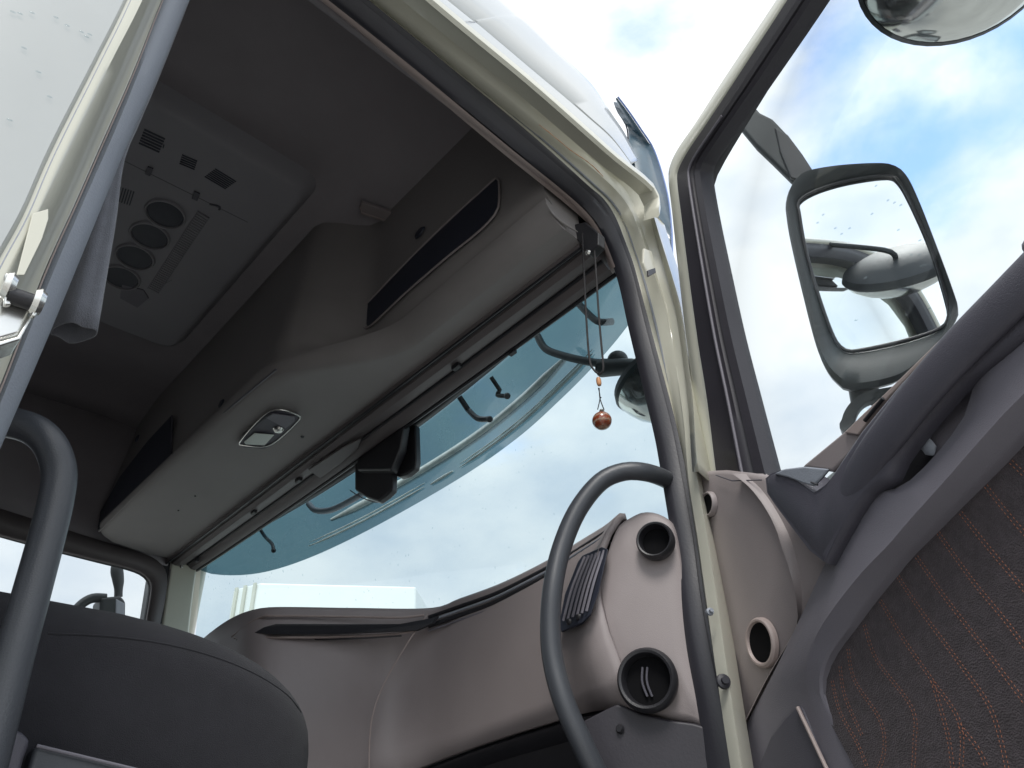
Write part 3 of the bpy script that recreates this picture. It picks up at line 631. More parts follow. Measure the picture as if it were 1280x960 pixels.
# ---- dashboard
cols = [  # top px, x | mid px, x | bottom px, x
    ((778, 650), .826, (752, 740), .795, (806, 888), .815),
    ((768, 658), .834, (742, 775), .790, (785, 885), .812),
    ((758, 666), .842, (733, 785), .800, (760, 884), .815),
    ((728, 684), .853, (712, 800), .822, (725, 893), .825),
    ((700, 701), .862, (682, 812), .842, (685, 906), .835),
    ((660, 722), .871, (640, 830), .856, (640, 920), .848),
    ((620, 740), .878, (590, 850), .862, (590, 937), .852),
    ((575, 756), .872, (535, 860), .850, (530, 960), .84),
    ((538, 768), .850, (480, 860), .800, (470, 985), .78),
    ((440, 768), .730, (410, 870), .690, (400, 1010), .67),
    ((350, 767), .615, (345, 870), .595, (340, 1030), .58),
    ((318, 770), .583, (318, 870), .570, (315, 1030), .56),
    ((290, 780), .576, (290, 880), .565, (285, 1030), .555),
    ((262, 799), .576, (262, 890), .566, (255, 1030), .56),
    ((235, 825), .600, (232, 900), .60, (225, 1030), .60)]
tops = cr([P(*c[0], x=c[1]) for c in cols], 70); mids = cr([P(*c[2], x=c[3]) for c in cols], 70); bots = cr([P(*c[4], x=c[5]) for c in cols], 70)
rows = []
for t_, m_, b_ in zip(tops, mids, bots):
    rows.append([t_ + V((.012, 0, .004)), t_ + V((.003, 0, .003)), t_] + [((1 - s) ** 2 * t_ + 2 * s * (1 - s) * (2 * m_ - .5 * t_ - .5 * b_) + s * s * b_) for s in (.12, .25, .4, .55, .7, .85, 1)])
dash = MB().bands(rows).build('dashboard', M['brown'], TR, solid=.01, offset=1, sharp=60)
MB().bands([[t_ + V((.012, 0, .004)) for t_ in tops], [V((max(t_.x + .02, gx(min(2.45, max(.55, t_.y)), .46) - .01), t_.y + (0 if t_.y > .62 else 0), CZ + .455)) for t_ in tops]]).build('dashboard_top', M['black'], dash, solid=.01)
# black base under it
MB().bands([[b_ + V((.001, 0, 0)) for b_ in bots], [b_ + V((.03, .01, -.02)) for b_ in bots], [b_ + V((.06, .02, -.35)) for b_ in bots]]).build('dashboard_base', M['black'], dash, solid=.01)
MB().box(W(.98, .53, -.6), W(1.0, 2.45, .46)).build('front_bulkhead', M['black'], TR)
# dash top rail strips
def strip(pts, r, m_, name, fl=.5, off=(0, 0, 0)):
    c_ = cr([P(*p, x=x) + V(off) for p, x in pts], 60); MB().tube(c_, r, 8, flat=(V((0, 0, 1)), fl)).build(name, M[m_], dash)
base_l = [((766, 663), .828), ((728, 687), .846), ((700, 704), .855), ((660, 725), .864), ((620, 744), .870), ((575, 760), .864), ((538, 773), .842)]
strip([((a, b - 1), x) for (a, b), x in base_l], .0035, 'black', 'defrost_trim', 1, (-.004, 0, 0))
strip([((a, b + 5), x) for (a, b), x in base_l], .0024, 'strip', 'defrost_trim', 1, (-.008, 0, 0))
strip([((a, b + 10), x) for (a, b), x in base_l], .0042, 'black', 'defrost_trim', 1, (-.004, 0, 0))
strip([((a, b + 16), x) for (a, b), x in base_l], .0018, 'dark2', 'defrost_trim', 1, (-.004, 0, 0))
# long dark vent slot at the centre with light surround
vs = [((318, 791), .583), ((330, 784), .590), ((345, 780), .605), ((430, 780), .712), ((500, 780), .795), ((530, 776), .833), ((546, 770), .845), ((540, 779), .836), ((520, 788), .815), ((430, 792), .705), ((345, 793), .600)]
MB().prism([P(*p, x=x - .010) for p, x in vs], (.006, 0, 0)).build('centre_vent_slot', M['black'], dash)
strip([((297, 797), .575), ((318, 781), .583), ((333, 773), .593), ((350, 771), .607), ((440, 772), .722), ((505, 773), .80), ((535, 770), .838)], .003, 'taupe_light', 'vent_surround', .8, (-.010, 0, 0))
strip([((300, 799), .575), ((350, 798), .605), ((430, 797), .705), ((505, 793), .797), ((530, 786), .828)], .003, 'taupe_light', 'vent_surround', .8, (-.010, 0, 0))
strip([((303, 801), .575), ((430, 800), .705), ((508, 796), .797)], .0014, 'black', 'vent_surround_gap', 1, (-.011, 0, 0))
# seam down the dash
strip([((539, 769), .842), ((524, 790), .818), ((508, 815), .803), ((488, 850), .785), ((474, 885), .765), ((468, 920), .76), ((467, 985), .76)], .0014, 'taupe_light', 'dashboard_seam', 1, (-.009, 0, 0))
# slatted side vent
fr_v = [((752, 683), .803), ((760, 686), .797), ((748, 740), .777), ((738, 768), .772), ((728, 779), .782), ((702, 790), .802), ((698, 784), .806), ((706, 742), .812), ((722, 702), .819), ((728, 694), .821)]
vt = MB().prism([P(*p, x=x - .008) for p, x in fr_v], (.006, .004, 0)).build('side_vent', M['navy'], dash, bevel=.002)
for k_ in range(6):
    t = k_ / 5
    a = P(731 + 24 * t, 696 - 8 * t, x=.806 - .014 * t); b = P(704 + 29 * t, 776 - 12 * t, x=.790 - .022 * t); m_ = P(715 + 28 * t, 735 - 10 * t, x=.793 - .018 * t)
    MB().tube(cr([a, m_, b], 10), .0024, 8, flat=(V((1, 0, 0)), .6)).build('vent_slat', M['dark2'], vt)
for a, b in ((735, 765), (723, 771), (711, 777)): MB().lathe(P(a, b, x=.778), V((-1, 0, 0)), [(0, .003), (.003, .003), (.005, 0)], 12).build('vent_knob', M['black' if a < 730 else 'chrome'], vt)
# end panel beside the door with two round sockets
def EP(px, py, off=0):
    """points on the dash end panel plane"""
    n_ = V((-.9, -.43, 0)).normalized(); h = W(.795, .62, .3) + n_ * off; d = ray(px, py)
    return CAM + d * (((h - CAM).dot(n_)) / d.dot(n_))
en = V((-.9, -.43, 0)).normalized()
outl = [(772, 653), (787, 643), (800, 637), (815, 637), (830, 643), (842, 655), (851, 690), (862, 760), (874, 840), (884, 908), (866, 904), (835, 898), (804, 889), (788, 874), (770, 850), (751, 812), (740, 785), (738, 765), (742, 740), (752, 705), (763, 672)]
oc = cr([EP(*p) for p in outl], 80, True)
cen = sum(oc, V((0, 0, 0))) / len(oc)
ring1 = [p + en * .0 - en * .03 for p in oc]; ring2 = [p - en * .012 for p in oc]; ring3 = [p.lerp(cen, .035) - en * .003 for p in oc]; ring4 = [p.lerp(cen, .08) + en * .0 for p in oc]; ring5 = [p.lerp(cen, .5) + en * .004 for p in oc]
ep = MB().loft([ring1, ring2, ring3, ring4, ring5]).build('dashboard_end_panel', M['brown'], TR, sharp=70)
def socket(c, ax, r, parent, m_ring='black', depth=.02):
    rg = MB().lathe(c, ax, [(r * 1.0, -.002), (r * 1.04, .007), (r * 1.0, .013), (r * .92, .016), (r * .84, .015), (r * .79, .009), (r * .77, -.0005), (r * .70, -.0005)], 40).build('outlet_ring', M[m_ring], parent)
    MB().lathe(c, ax, [(r * .775, .0), (r * .4, -.0005), (0, -.001)], 40).build('outlet_shade_disc', M['bowl_shade'], parent)  # almost flat disc, cavity shade is in its colour
socket(EP(821, 678, .010), V((-.95, -.35, 0)), .0265, ep)
socket(EP(811, 851, .0115), V((-.95, -.35, 0)), .0385, ep)
for s in (-.3, .0): 
    c = EP(811 + s * 20, 851, .020); MB().tube(cr([c + V((0, 0, -.018)) - en * .006, c + V((-.002, .003, 0)) - en * .006, c + V((0, 0, .018)) - en * .006], 8), .0016, 8).build('outlet_vane', M['dark'], ep)
# lower black block below end panel
MB().prism([EP(*p, .004) for p in ((757, 886), (770, 880), (783, 884), (800, 891), (835, 900), (866, 904), (886, 910), (898, 1000), (760, 1000), (720, 905))], (.03, 0, 0)).build('lower_trim', M['seal2'], TR, bevel=.003)
MB().lathe(EP(775, 911, .006), V((-1, -.3, 0)), [(0, .004), (.004, .004), (.006, 0)], 12).build('screw_cap', M['black'], TR)

# ---- passenger seat
ST = thing('passenger_seat', W(.1, .92, -.6), 'dark grey fabric passenger seat just inside the doorway', 'seat')
def superbox(c, h, e1=.35, e2=.35, nu=40, nv=24, fn=None):
    m_ = MB(); rings = []
    sg = lambda v, e: math.copysign(abs(v) ** e, v)
    for j in range(nv + 1):
        ph = -math.pi / 2 + math.pi * j / nv; r = []
        for i in range(nu):
            th = 2 * math.pi * i / nu
            p = V((h[0] * sg(math.cos(ph), e1) * sg(math.cos(th), e2), h[1] * sg(math.cos(ph), e1) * sg(math.sin(th), e2), h[2] * sg(math.sin(ph), e1)))
            if fn: p = fn(p)
            r.append(c + p)
        rings.append(r)
    return m_.loft(rings, False)
def cush(p):
    q = p.copy(); fx = max(0, p.x / .33)
    q.z -= .050 * fx ** 3 * (1 if p.z > 0 else .2); q.z += .012 * (1 - (p.y / .26) ** 2) * (1 if p.z > 0 else 0)
    return q
cu_ = superbox(W(.088, .925, .14), (.350, .262, .098), .38, .42, 64, 32, cush); cu_.build('seat_cushion', M['fabric'], ST, sharp=80)
pp = []
for i in range(40):
    t = i / 39; x = -.2 + .60 * t
    pp.append(None)
from mathutils.bvhtree import BVHTree
bvh = BVHTree.FromPolygons([tuple(p) for p in cu_.v], cu_.f)
sm = []
for q_ in cr([V((a, b, 0)) for a, b in ((60, 792), (140, 796), (210, 806), (270, 822), (320, 843), (358, 868), (376, 890))], 50):
    h = bvh.ray_cast(CAM, ray(q_.x, q_.y).normalized())
    if h[0] is not None: sm.append(h[0] + h[1] * .0)
MB().tube(sm, .0010, 6).build('cushion_piping', M['fabric'], ST)
superbox(W(-.33, .915, .52), (.09, .25, .42), .45, .4, 40, 24, lambda p: V((p.x - p.z * .18, p.y, p.z))).build('backrest', M['fabric'], ST, sharp=80)
sb = MB().prism([P(*p, y=.64) for p in ((-60, 892), (0, 905), (28, 914), (40, 924), (32, 945), (14, 1010), (-60, 1010))], (0, .04, 0)).build('seat_hinge_cover', M['dark'], ST, bevel=.004)
MB().prism([P(*p, y=.648) for p in ((44, 931), (150, 956), (300, 992), (300, 1060), (20, 1060), (24, 1000))], (0, .45, 0)).build('seat_base', M['bar'], ST, bevel=.004)
MB().tube([P(46, 932, y=.646), P(150, 957, y=.646), P(300, 993, y=.646)], .0012, 8).build('base_trim', M['dark2'], ST)
MB().box(W(-.1, .75, -.6), W(.25, 1.1, .06)).build('seat_pedestal', M['black'], ST, bevel=.02)

# ---- hanging ornament
HX = .78
OR = thing('hanging_ornament', P(730, 290, x=HX), 'small agate ball hanging on a black cord loop from the windscreen corner', 'ornament')
MB().prism([P(*p, x=HX) for p in ((717, 280), (731, 277), (748, 291), (748, 306), (735, 318), (726, 306), (717, 296))], (.02, 0, 0)).build('ornament_hook', M['black'], OR, bevel=.003)
MB().lathe(P(735, 316, x=HX), V((-1, 0, 0)), [(0, .004), (.004, .004), (.006, 0)], 12).build('hook_stud', M['chrome'], OR)
MB().tube(cr([P(*p, x=HX) for p in ((728, 292), (730, 340), (733, 400), (737, 450), (743, 463), (748, 467))], 40), .0018, 8).build('cord', M['cord'], OR)
MB().tube(cr([P(*p, x=HX + .004) for p in ((742, 300), (745, 340), (749, 400), (754, 455), (754, 463), (750, 468))], 40), .0018, 8).build('cord', M['cord'], OR)
bc = P(748.5, 477, x=HX)
MB().lathe(bc, V((0, 0, 1)), [(0, -.0075), (.003, -.0075), (.004, -.004), (.0042, 0), (.004, .004), (.003, .0075), (0, .0075)], 16).build('bead', M['wood'], OR)
for pts in (((748, 485), (750, 497), (747, 512)), ((749, 485), (750, 498), (755, 512))):
    MB().tube(cr([P(*p, x=HX) for p in pts], 14), .0009, 6).build('thread', M['cord'], OR)
MB().lathe(P(750.5, 497, x=HX), V((0, 0, 1)), [(0, -.002), (.002, 0), (0, .002)], 8).build('thread_knot', M['cord'], OR)
bcen = P(752.5, 526, x=HX); e_ = bpy.data.objects.new('x', None)
sp = superbox(V((0, 0, 0)), (.0155, .0155, .0148), 1, 1, 32, 20); sp.v = [p + OR.location for p in sp.v]
ball = sp.build('agate_ball', M['agate'], OR); ball.location = bcen - OR.location
MB().lathe(P(752, 513, x=HX), V((0, 0, 1)), [(0, -.002), (.0045, -.002), (.003, .001), (0, .001)], 14).build('ball_cap', M['chrome'], OR)
bpy.data.objects.remove(e_)

# ---- outside sun visor (tinted acrylic) with brackets
low = [((243, 708), 2.50), ((262, 717), 2.46), ((300, 719), 2.38), ((340, 713), 2.27), ((390, 696), 2.13), ((450, 668), 1.95), ((520, 630), 1.70), ((590, 588), 1.42), ((650, 545), 1.15), ((700, 500), .96), ((740, 460), .82), ((775, 420), .70), ((800, 385), .62), ((825, 350), .55), ((839, 326), .51)]
LW = cr([P(*p, y=y) for p, y in low], 60)
tip = P(772, 124, y=.53)
vis_rows = []
for i, p in enumerate(LW):
    e = i / 59; k_ = max(0, (e - .86) / .14)
    hgt = .40 + .22 * k_
    row = []
    for t in (0, .06, .14, .24, .36, .5, .7, 1):
        dx = .028 * math.sin(min(1, t * 2) * math.pi / 2) - .10 * t * t
        row.append(p + V((dx * (1 - .5 * k_), 0, hgt * t)))
    vis_rows.append(row)
# near end finishes in a hooked tail that rises along the roof corner
tail_o = cr(Y([(839, 326), (838, 285), (832, 240), (816, 198), (800, 165), (786, 140), (772, 124)], .505), 8)
tail_i = cr(Y([(838, 326), (822, 300), (814, 262), (800, 238), (793, 215), (796, 190), (784, 160)], .56), 8)
vis = MB().bands(vis_rows[:56])
vis.build('sun_visor', M['visor'], TR, sharp=80)
TO = cr(Y([(839, 326), (838, 285), (832, 240), (817, 190), (801, 164), (784, 139), (771, 122)], .50), 30)
TI = cr(Y([(836, 324), (822, 300), (808, 268), (797, 240), (788, 212), (785, 187), (786, 168), (783, 154), (773, 138), (769, 127)], .53), 30)
TM = [a.lerp(b, .5) + V((.012, 0, 0)) for a, b in zip(TO, TI)]
MB().bands([TO, TM, TI]).build('visor_end', M['visor_dark'], TR, solid=.004, sharp=80)
MB().tube([p + V((0, .003, 0)) for p in TI], .002, 8).build('visor_edge', M['navy'], TR)
MB().tube([p + V((0, -.003, 0)) for p in TO], .0024, 8).build('visor_edge', M['blue_edge'], TR)
MB().prism([P(*p, y=.515) for p in ((817, 250), (833, 238), (837, 262), (818, 272))], (0, .01, 0)).build('visor_clamp', M['black'], TR, bevel=.002)
# ridges along the lower edge, their pale colour painting the reflection streaks
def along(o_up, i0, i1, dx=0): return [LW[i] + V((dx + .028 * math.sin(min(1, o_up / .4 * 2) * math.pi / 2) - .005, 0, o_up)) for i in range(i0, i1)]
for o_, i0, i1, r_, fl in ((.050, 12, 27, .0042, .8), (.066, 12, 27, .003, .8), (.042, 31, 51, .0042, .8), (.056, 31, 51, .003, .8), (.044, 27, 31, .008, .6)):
    MB().tube(along(o_, i0, i1), [r_ * min(1, .3 + .35 * min(k_, i1 - i0 - 1 - k_)) for k_ in range(i1 - i0)], 8).build('visor_glint_ridge', M['ridge_glint'], TR)
MB().tube(along(.125, 14, 48), [.015 * min(1, .4 + .2 * min(k_, 33 - k_)) for k_ in range(34)], 12).build('visor_glint_ridge', M['ridge_glint'], TR)
for pts, r_ in ((((332, 672), (340, 680), (342, 688)), .006), (((585, 512), (597, 523), (612, 524)), .008), (((625, 488), (622, 494), (634, 495)), .006)):
    c_ = cr([P(*p, x=1.08) for p in pts], 12); MB().tube([c_[0] + V((-.03, 0, .03))] + c_, r_, 10).build('visor_bracket', M['black'], TR)
    MB().lathe(c_[-1], V((-.5, -.5, -.7)), [(0, .006), (.007, .006), (.009, 0), (.006, -.006), (0, -.006)], 14).build('bracket_bolt', M['black'], TR)
# wiper-like rail behind, far side
MB().tube(cr([P(*p, x=1.06) for p in ((386, 630), (395, 638), (415, 637), (445, 622), (470, 605))], 24), .010, 12).build('visor_rail', M['strip'], TR)

# ---- front view mirror hung before the windscreen
fm = MB().tube(cr([P(*p, x=1.12) for p in ((672, 420), (682, 436), (705, 445), (735, 452), (762, 456))], 24), .010, 14).build('front_mirror', M['mirror_h'], TR)
lab(fm, 'domed mirror on a bent arm outside the near windscreen corner')
MB().tube(cr([P(*p, x=1.14) for p in ((722, 378), (735, 392), (748, 402), (765, 402))], 16), .009, 12).build('mirror_hook', M['mirror_h'], fm)
MB().tube([P(752, 460, x=1.10), P(790, 458, x=1.10), P(812, 462, x=1.10)], [.022, .018, .014], 16).build('mirror_mount', M['mirror_h'], fm)
c_ = P(772, 450, x=1.11); sp = superbox(c_, (.024, .024, .021), 1, 1, 24, 14); sp.build('ball_joint', M['mirror_h'], fm)
mc = P(822, 470, x=1.09); axm = V((.3, -.35, -1)).normalized()
MB().lathe(mc, axm, [(.0, -.03), (.07, -.028), (.100, -.012), (.105, .0), (.103, .008)], 40).build('mirror_shell', M['mirror_h'], fm)
MB().lathe(mc, axm, [(.103, .006), (.098, .026), (.088, .050), (.072, .070), (.05, .086), (.025, .094), (0, .096)], 40).build('mirror_glass', M['dome'], fm)

# ================================================================ the open door
DR = MB()
# cream window frame: outer edge / inner edge with gap to black
fo = [(1042, -100), (976, 0), (908, 99), (871, 156), (850, 186), (841, 206), (839, 225), (843, 262), (850, 330), (860, 420), (871, 500), (882, 590), (896, 680), (925, 900), (940, 1000)]
fi = [(1056, -100), (991, 0), (926, 99), (888, 156), (866, 188), (853, 212), (851, 229), (856, 270), (866, 350), (877, 430), (888, 500), (899, 590), (912, 680), (938, 900), (953, 1000)]
gi = [(1082, -100), (1019, 0), (950, 103), (905, 168), (886, 196), (880, 208), (879, 222), (887, 271), (902, 345), (918, 420), (938, 500), (962, 594), (985, 680), (1030, 860), (1060, 980)]
O_, I_, G_ = [crs([D(*p, w=w_) for p in c], 6) for c, w_ in ((fo, .0), (fi, .012), (gi, .008))]
frm = MB().bands([[p - DN * .045 for p in O_], O_, [a.lerp(b, .35) + DN * .012 for a, b in zip(O_, I_)], [a.lerp(b, .8) + DN * .008 for a, b in zip(O_, I_)], I_]).build('door', M['cream'], TR, solid=.002, sharp=70)
lab(frm, 'near door standing open, cream frame and grey inner trim')
MB().bands([[p + DN * .001 for p in I_], [a.lerp(b, .05) + DN * .009 for a, b in zip(I_, G_)], [a.lerp(b, .5) + DN * .006 for a, b in zip(I_, G_)], [a.lerp(b, .55) + DN * .011 for a, b in zip(I_, G_)], [a.lerp(b, .72) + DN * .009 for a, b in zip(I_, G_)], [a.lerp(b, .76) + DN * .003 for a, b in zip(I_, G_)], [a.lerp(b, .82) + DN * .008 for a, b in zip(I_, G_)], [a.lerp(b, .97) + DN * .004 for a, b in zip(I_, G_)], [p - DN * .02 for p in G_]]).build('window_seal', M['seal2'], frm, sharp=50)
MB().tube([a.lerp(b, .62) + DN * .011 for a, b in zip(I_, G_)][16:], .0022, 8).build('window_seal_bead', M['dark2'], frm)
# glass and outer skin below
gz = [D(1130, -160, -.004), D(1040, -60, -.004)] 
MB().add([DW(.02, .30, -.008), DW(.84, .30, -.008), DW(.83, .80, -.008), DW(.79, .92, -.008), DW(.72, .965, -.008), DW(.61, .995, -.008), DW(.18, .995, -.008), DW(.10, .92, -.008)], [(0, 1, 2, 3, 4, 5, 6, 7)]).build('window_pane', M['glass'], frm, solid=.004)
MB().hexa([DW(.02, -.75, -.06), DW(.88, -.75, -.06), DW(.88, -.75, -.045), DW(.02, -.75, -.045), DW(.02, .395, -.06), DW(.88, .44, -.06), DW(.88, .44, -.045), DW(.02, .395, -.045)]).build('outer_skin', M['white'], frm, bevel=.004)
MB().bands([[DW(u, z, w_) for u, z in ((.50, 1.048), (.62, 1.04), (.74, 1.006), (.814, .953), (.853, .87), (.88, .44), (.88, -.75))] for w_ in (-.045, .0)] + [[DW(u, z, .01) for u, z in ((.50, 1.04), (.615, 1.03), (.733, .997), (.806, .946), (.845, .87), (.872, .44), (.872, -.75))], [DW(u, z, .004) for u, z in ((.50, .98), (.60, .975), (.70, .945), (.765, .90), (.80, .84), (.82, .44), (.82, -.75))]]).build('door_edge', M['cream'], frm, solid=.002)
ol = [(.02, .42), (.075, .78), (.11, .98), (.125, 1.02), (.16, 1.045), (.3, 1.05), (.5, 1.05), (.62, 1.042), (.74, 1.008), (.815, .955), (.855, .87), (.872, .74), (.88, .44)]
ml = [(.045, .42), (.095, .77), (.128, .96), (.14, 1.0), (.175, 1.028), (.3, 1.034), (.5, 1.034), (.612, 1.024), (.73, .988), (.797, .938), (.832, .86), (.848, .735), (.855, .44)]
il = [(.065, .42), (.115, .76), (.148, .94), (.158, .972), (.19, .996), (.3, 1.003), (.5, 1.003), (.605, .992), (.715, .958), (.772, .912), (.80, .85), (.815, .73), (.82, .44)]
oO, oM, oI = [cr([DW(u, z, w_) for u, z in l_], 60) for l_, w_ in ((ol, -.047), (ml, -.050), (il, -.044))]
MB().bands([oO, [a.lerp(b, .5) - DN * .004 for a, b in zip(oO, oM)], oM]).build('outer_frame', M['cream'], frm, solid=.003, sharp=60)
MB().bands([oM, [a.lerp(b, .5) - DN * .003 for a, b in zip(oM, oI)], oI, [p + DN * .03 for p in oI]]).build('outer_window_seal', M['rubber'], frm, solid=.002, sharp=60)
# inner body filler (door core) so nothing shows through
MB().prism([DW(.03, -.75, -.04), DW(.87, -.75, -.04), DW(.87, .41, -.04), DW(.60, .40, -.04), (DW(.10, .36, -.04))], DN * .03).build('door_core', M['black'], frm)

# brown front part of the trim
bp = [(868, 590), (884, 588), (902, 587), (930, 590), (962, 596), (1000, 640), (1036, 700), (1030, 740), (1010, 775), (985, 815), (955, 865), (924, 924), (918, 895), (905, 820), (892, 742), (878, 655)]
oc = cr([D(*p, w=.03) for p in bp], 90, True); oc = [D(*p, w=.03) for p in bp]
def dense(pts, n=6):
    out = []
    for i, p in enumerate(pts):
        q = pts[(i + 1) % len(pts)]
        for k_ in range(n): out.append(p.lerp(q, k_ / n))
    return out
oc = dense(oc, 5); cen = sum(oc, V()) / len(oc)
tb = MB().loft([[p - DN * .05 for p in oc], [p - DN * .008 for p in oc], [p.lerp(cen, .015) - DN * .002 for p in oc], [p.lerp(cen, .05) for p in oc], [p.lerp(cen, .5) + DN * .003 for p in oc]]).build('front_trim', M['brown'], frm, sharp=70)
# crease: the right part turns away
cr1 = cr([D(*p, w=.034) for p in ((925, 592), (948, 612), (968, 640), (984, 672), (995, 708), (1000, 745), (998, 780), (985, 806), (958, 852), (926, 915))], 40)
cr2 = cr([D(*p, w=.010) for p in ((958, 592), (985, 620), (1004, 650), (1022, 682), (1034, 706), (1030, 740), (1012, 776), (990, 812), (962, 860), (930, 920))], 40)
MB().bands([[p + DN * -.002 - (q - p) * .35 for p, q in zip(cr1, cr2)], [p - (q - p) * .12 + DN * .0012 for p, q in zip(cr1, cr2)], cr1, [p.lerp(q, .2) - DN * .001 for p, q in zip(cr1, cr2)], cr2]).build('trim_shoulder', M['brown'], frm, sharp=80)
MB().tube([D(895, 594, .036), D(915, 601, .036), D(952, 600, .036)], .0008, 6).build('trim_cover_line', M['dark'], frm)
dax = DN
for a, b, r_ in ((886, 630, .0135), (952, 803, .022)):
    c_ = D(a, b, .036); MB().lathe(c_, DN, [(r_ * 1.32, -.003), (r_ * 1.3, .002), (r_ * 1.2, .0045), (r_ * 1.1, .0045), (r_ * 1.03, .001), (r_ * 1.0, -.002)], 36).build('outlet_rim', M['taupe_light'] if r_ > .02 else M['brown'], frm)
    MB().lathe(c_, DN, [(r_ * 1.03, .0012), (r_ * .5, .0004), (0, .0)], 32).build('outlet_shade_disc', M['bowl_shade'], frm)  # shallow disc with the hollow's darkness painted on
# dark grab moulding: cup block plus bar
oc = [D(*p, w=.075) for p in ((956, 596), (962, 589), (975, 585), (1000, 600), (1018, 613), (1030, 603), (1040, 588), (1074, 537), (1122, 478), (1153, 446), (1215, 384), (1300, 300), (1360, 245), (1400, 300), (1330, 380), (1262, 432), (1222, 462), (1200, 478), (1186, 492), (1157, 526), (1130, 560), (1118, 578), (1108, 600), (1085, 616), (1066, 642), (1046, 676), (1030, 706), (1012, 690), (985, 655), (968, 632), (957, 618))]
oc = dense(oc, 3)
def shell(oc, DNv, depth, b, dome=0, ins=.006):
    """raised slab with a rounded shoulder, following its outline inward"""
    n_ = len(oc); insd = []
    for i in range(n_):
        a, b_, c_ = oc[i - 1], oc[i], oc[(i + 1) % n_]; t = (c_ - a).normalized(); insd.append(t.cross(DNv).normalized())
    area = sum(((oc[(i + 1) % n_] - oc[i]).cross(oc[i] - oc[0])).dot(DNv) for i in range(n_)); s = 1 if area > 0 else -1
    return MB().loft([[p - DNv * depth for p in oc], [p - DNv * b for p in oc], [p + s * q * ins * .35 - DNv * b * .3 for p, q in zip(oc, insd)], [p + s * q * ins + DNv * 0 for p, q in zip(oc, insd)]])
shell(oc, DN, .018, .009, ins=.006).build('armrest_moulding', M['dark'], frm, sharp=60)
blk = dense([D(*p, w=.074) for p in ((957, 598), (964, 592), (975, 588), (1000, 603), (1018, 616), (1032, 606), (1046, 590), (1066, 600), (1062, 640), (1044, 674), (1030, 702), (1012, 688), (986, 654), (969, 631), (959, 616))], 3)
MB().loft([[p - DN * .055 for p in blk], blk]).build('armrest_block', M['dark'], frm, sharp=60)
# grab bar, rounded, over the moulding
MB().tube(cr([D(*p, w=w_) for p, w_ in (((1052, 640), .060), ((1085, 578), .072), ((1120, 530), .078), ((1160, 480), .08), ((1205, 430), .08), ((1260, 375), .08), ((1330, 305), .08))], 40), [.019] * 8 + [.0185] * 32, 20, flat=(DN, .55)).build('grab_bar', M['dark'], frm)
# cup / storage recess rim with pale top
MB().prism([D(*p, w=.078) for p in ((966, 592), (980, 586), (1005, 583), (1036, 586), (1026, 598), (1016, 608), (1003, 604), (985, 597))], -DN * .004).build('storage_tray', M['strip'], frm, bevel=.002)
MB().tube([D(1014, 603, .080), D(1022, 606, .080)], .0012, 6).build('tray_catch', M['black'], frm)
MB().hexa([DW(.56, .33, -.01), DW(.87, .33, -.01), DW(.87, .33, .05), DW(.56, .33, .05), DW(.56, .418, -.01), DW(.87, .43, -.01), DW(.87, .425, .045), DW(.56, .412, .045)]).build('window_sill', M['dark2'], frm, bevel=.008)
# window sill cap in brown and its pale end
MB().prism([D(*p, w=.02) for p in ((1000, 584), (1052, 541), (1110, 488), (1200, 398), (1300, 296), (1320, 320), (1220, 420), (1130, 510), (1070, 560), (1040, 590))], -DN * .05).build('window_sill', M['brown'], frm, bevel=.004)
MB().prism([D(*p, w=.024) for p in ((1054, 541), (1072, 544), (1110, 497), (1180, 425), (1176, 422), (1106, 491), (1078, 517))], -DN * .01).build('sill_end_cap', M['taupe_light'], frm, bevel=.002)
MB().tube([D(1081, 526, .027), D(1104, 498, .027)], .0022, 8).build('sill_gap', M['black'], frm)
# recess behind the grab bar
MB().prism([D(*p, w=.03) for p in ((1050, 660), (1120, 560), (1230, 440), (1250, 470), (1160, 620), (1070, 700))], -DN * .02).build('handle_recess', M['black'], frm)
MB().prism([D(*p, w=.046) for p in ((1124, 566), (1150, 530), (1184, 488), (1222, 462), (1222, 476), (1192, 500), (1166, 526), (1146, 553))], -DN * .01).build('recess_edge', M['taupe_light'], frm, bevel=.002)
MB().prism([D(*p, w=.042) for p in ((1146, 553), (1166, 526), (1192, 500), (1222, 476), (1225, 500), (1200, 545), (1172, 580), (1160, 560))], -DN * .012).build('recess_wall', M['dark2'], frm, bevel=.003)
MB().tube(cr([D(*p, w=.052) for p in ((1132, 559), (1146, 552), (1158, 556), (1167, 569))], 16), [.003] + [.0065] * 13 + [.004, .001], 10, flat=(DN, .5)).build('door_release', M['strip'], frm)
# wide lower frame band round the insert: outer facet and inner facet
bo = cr([DW(.86, .40, .055), DW(.74, .385, .055), DW(.63, .365, .055)] + [D(*p, w=w_) for p, w_ in (((1280, 400), .055), ((1240, 440), .055), ((1219, 459), .055), ((1214, 490), .055), ((1207, 515), .055), ((1197, 533), .055), ((1168, 570), .055), ((1140, 598), .055), ((1120, 611), .055), ((1090, 614), .055), ((1068, 641), .052), ((1030, 706), .045), ((1002, 768), .042), ((962, 850), .038), ((922, 922), .032), ((905, 960), .032), ((890, 1000), .03))] + [DW(.0, -.1, .03), DW(.0, -.6, .03)], 90)
bm_ = cr([DW(.85, .335, .078), DW(.73, .322, .078), DW(.62, .302, .078)] + [D(*p, w=w_) for p, w_ in (((1280, 492), .078), ((1255, 517), .078), ((1230, 545), .078), ((1212, 565), .078), ((1196, 584), .078), ((1180, 602), .078), ((1155, 630), .078), ((1135, 652), .078), ((1115, 676), .078), ((1098, 694), .078), ((1075, 718), .076), ((1042, 760), .072), ((1020, 795), .066), ((1008, 832), .060), ((1006, 865), .052), ((1012, 900), .048), ((1040, 985), .045))] + [DW(.16, -.1, .045), DW(.16, -.6, .045)], 90)
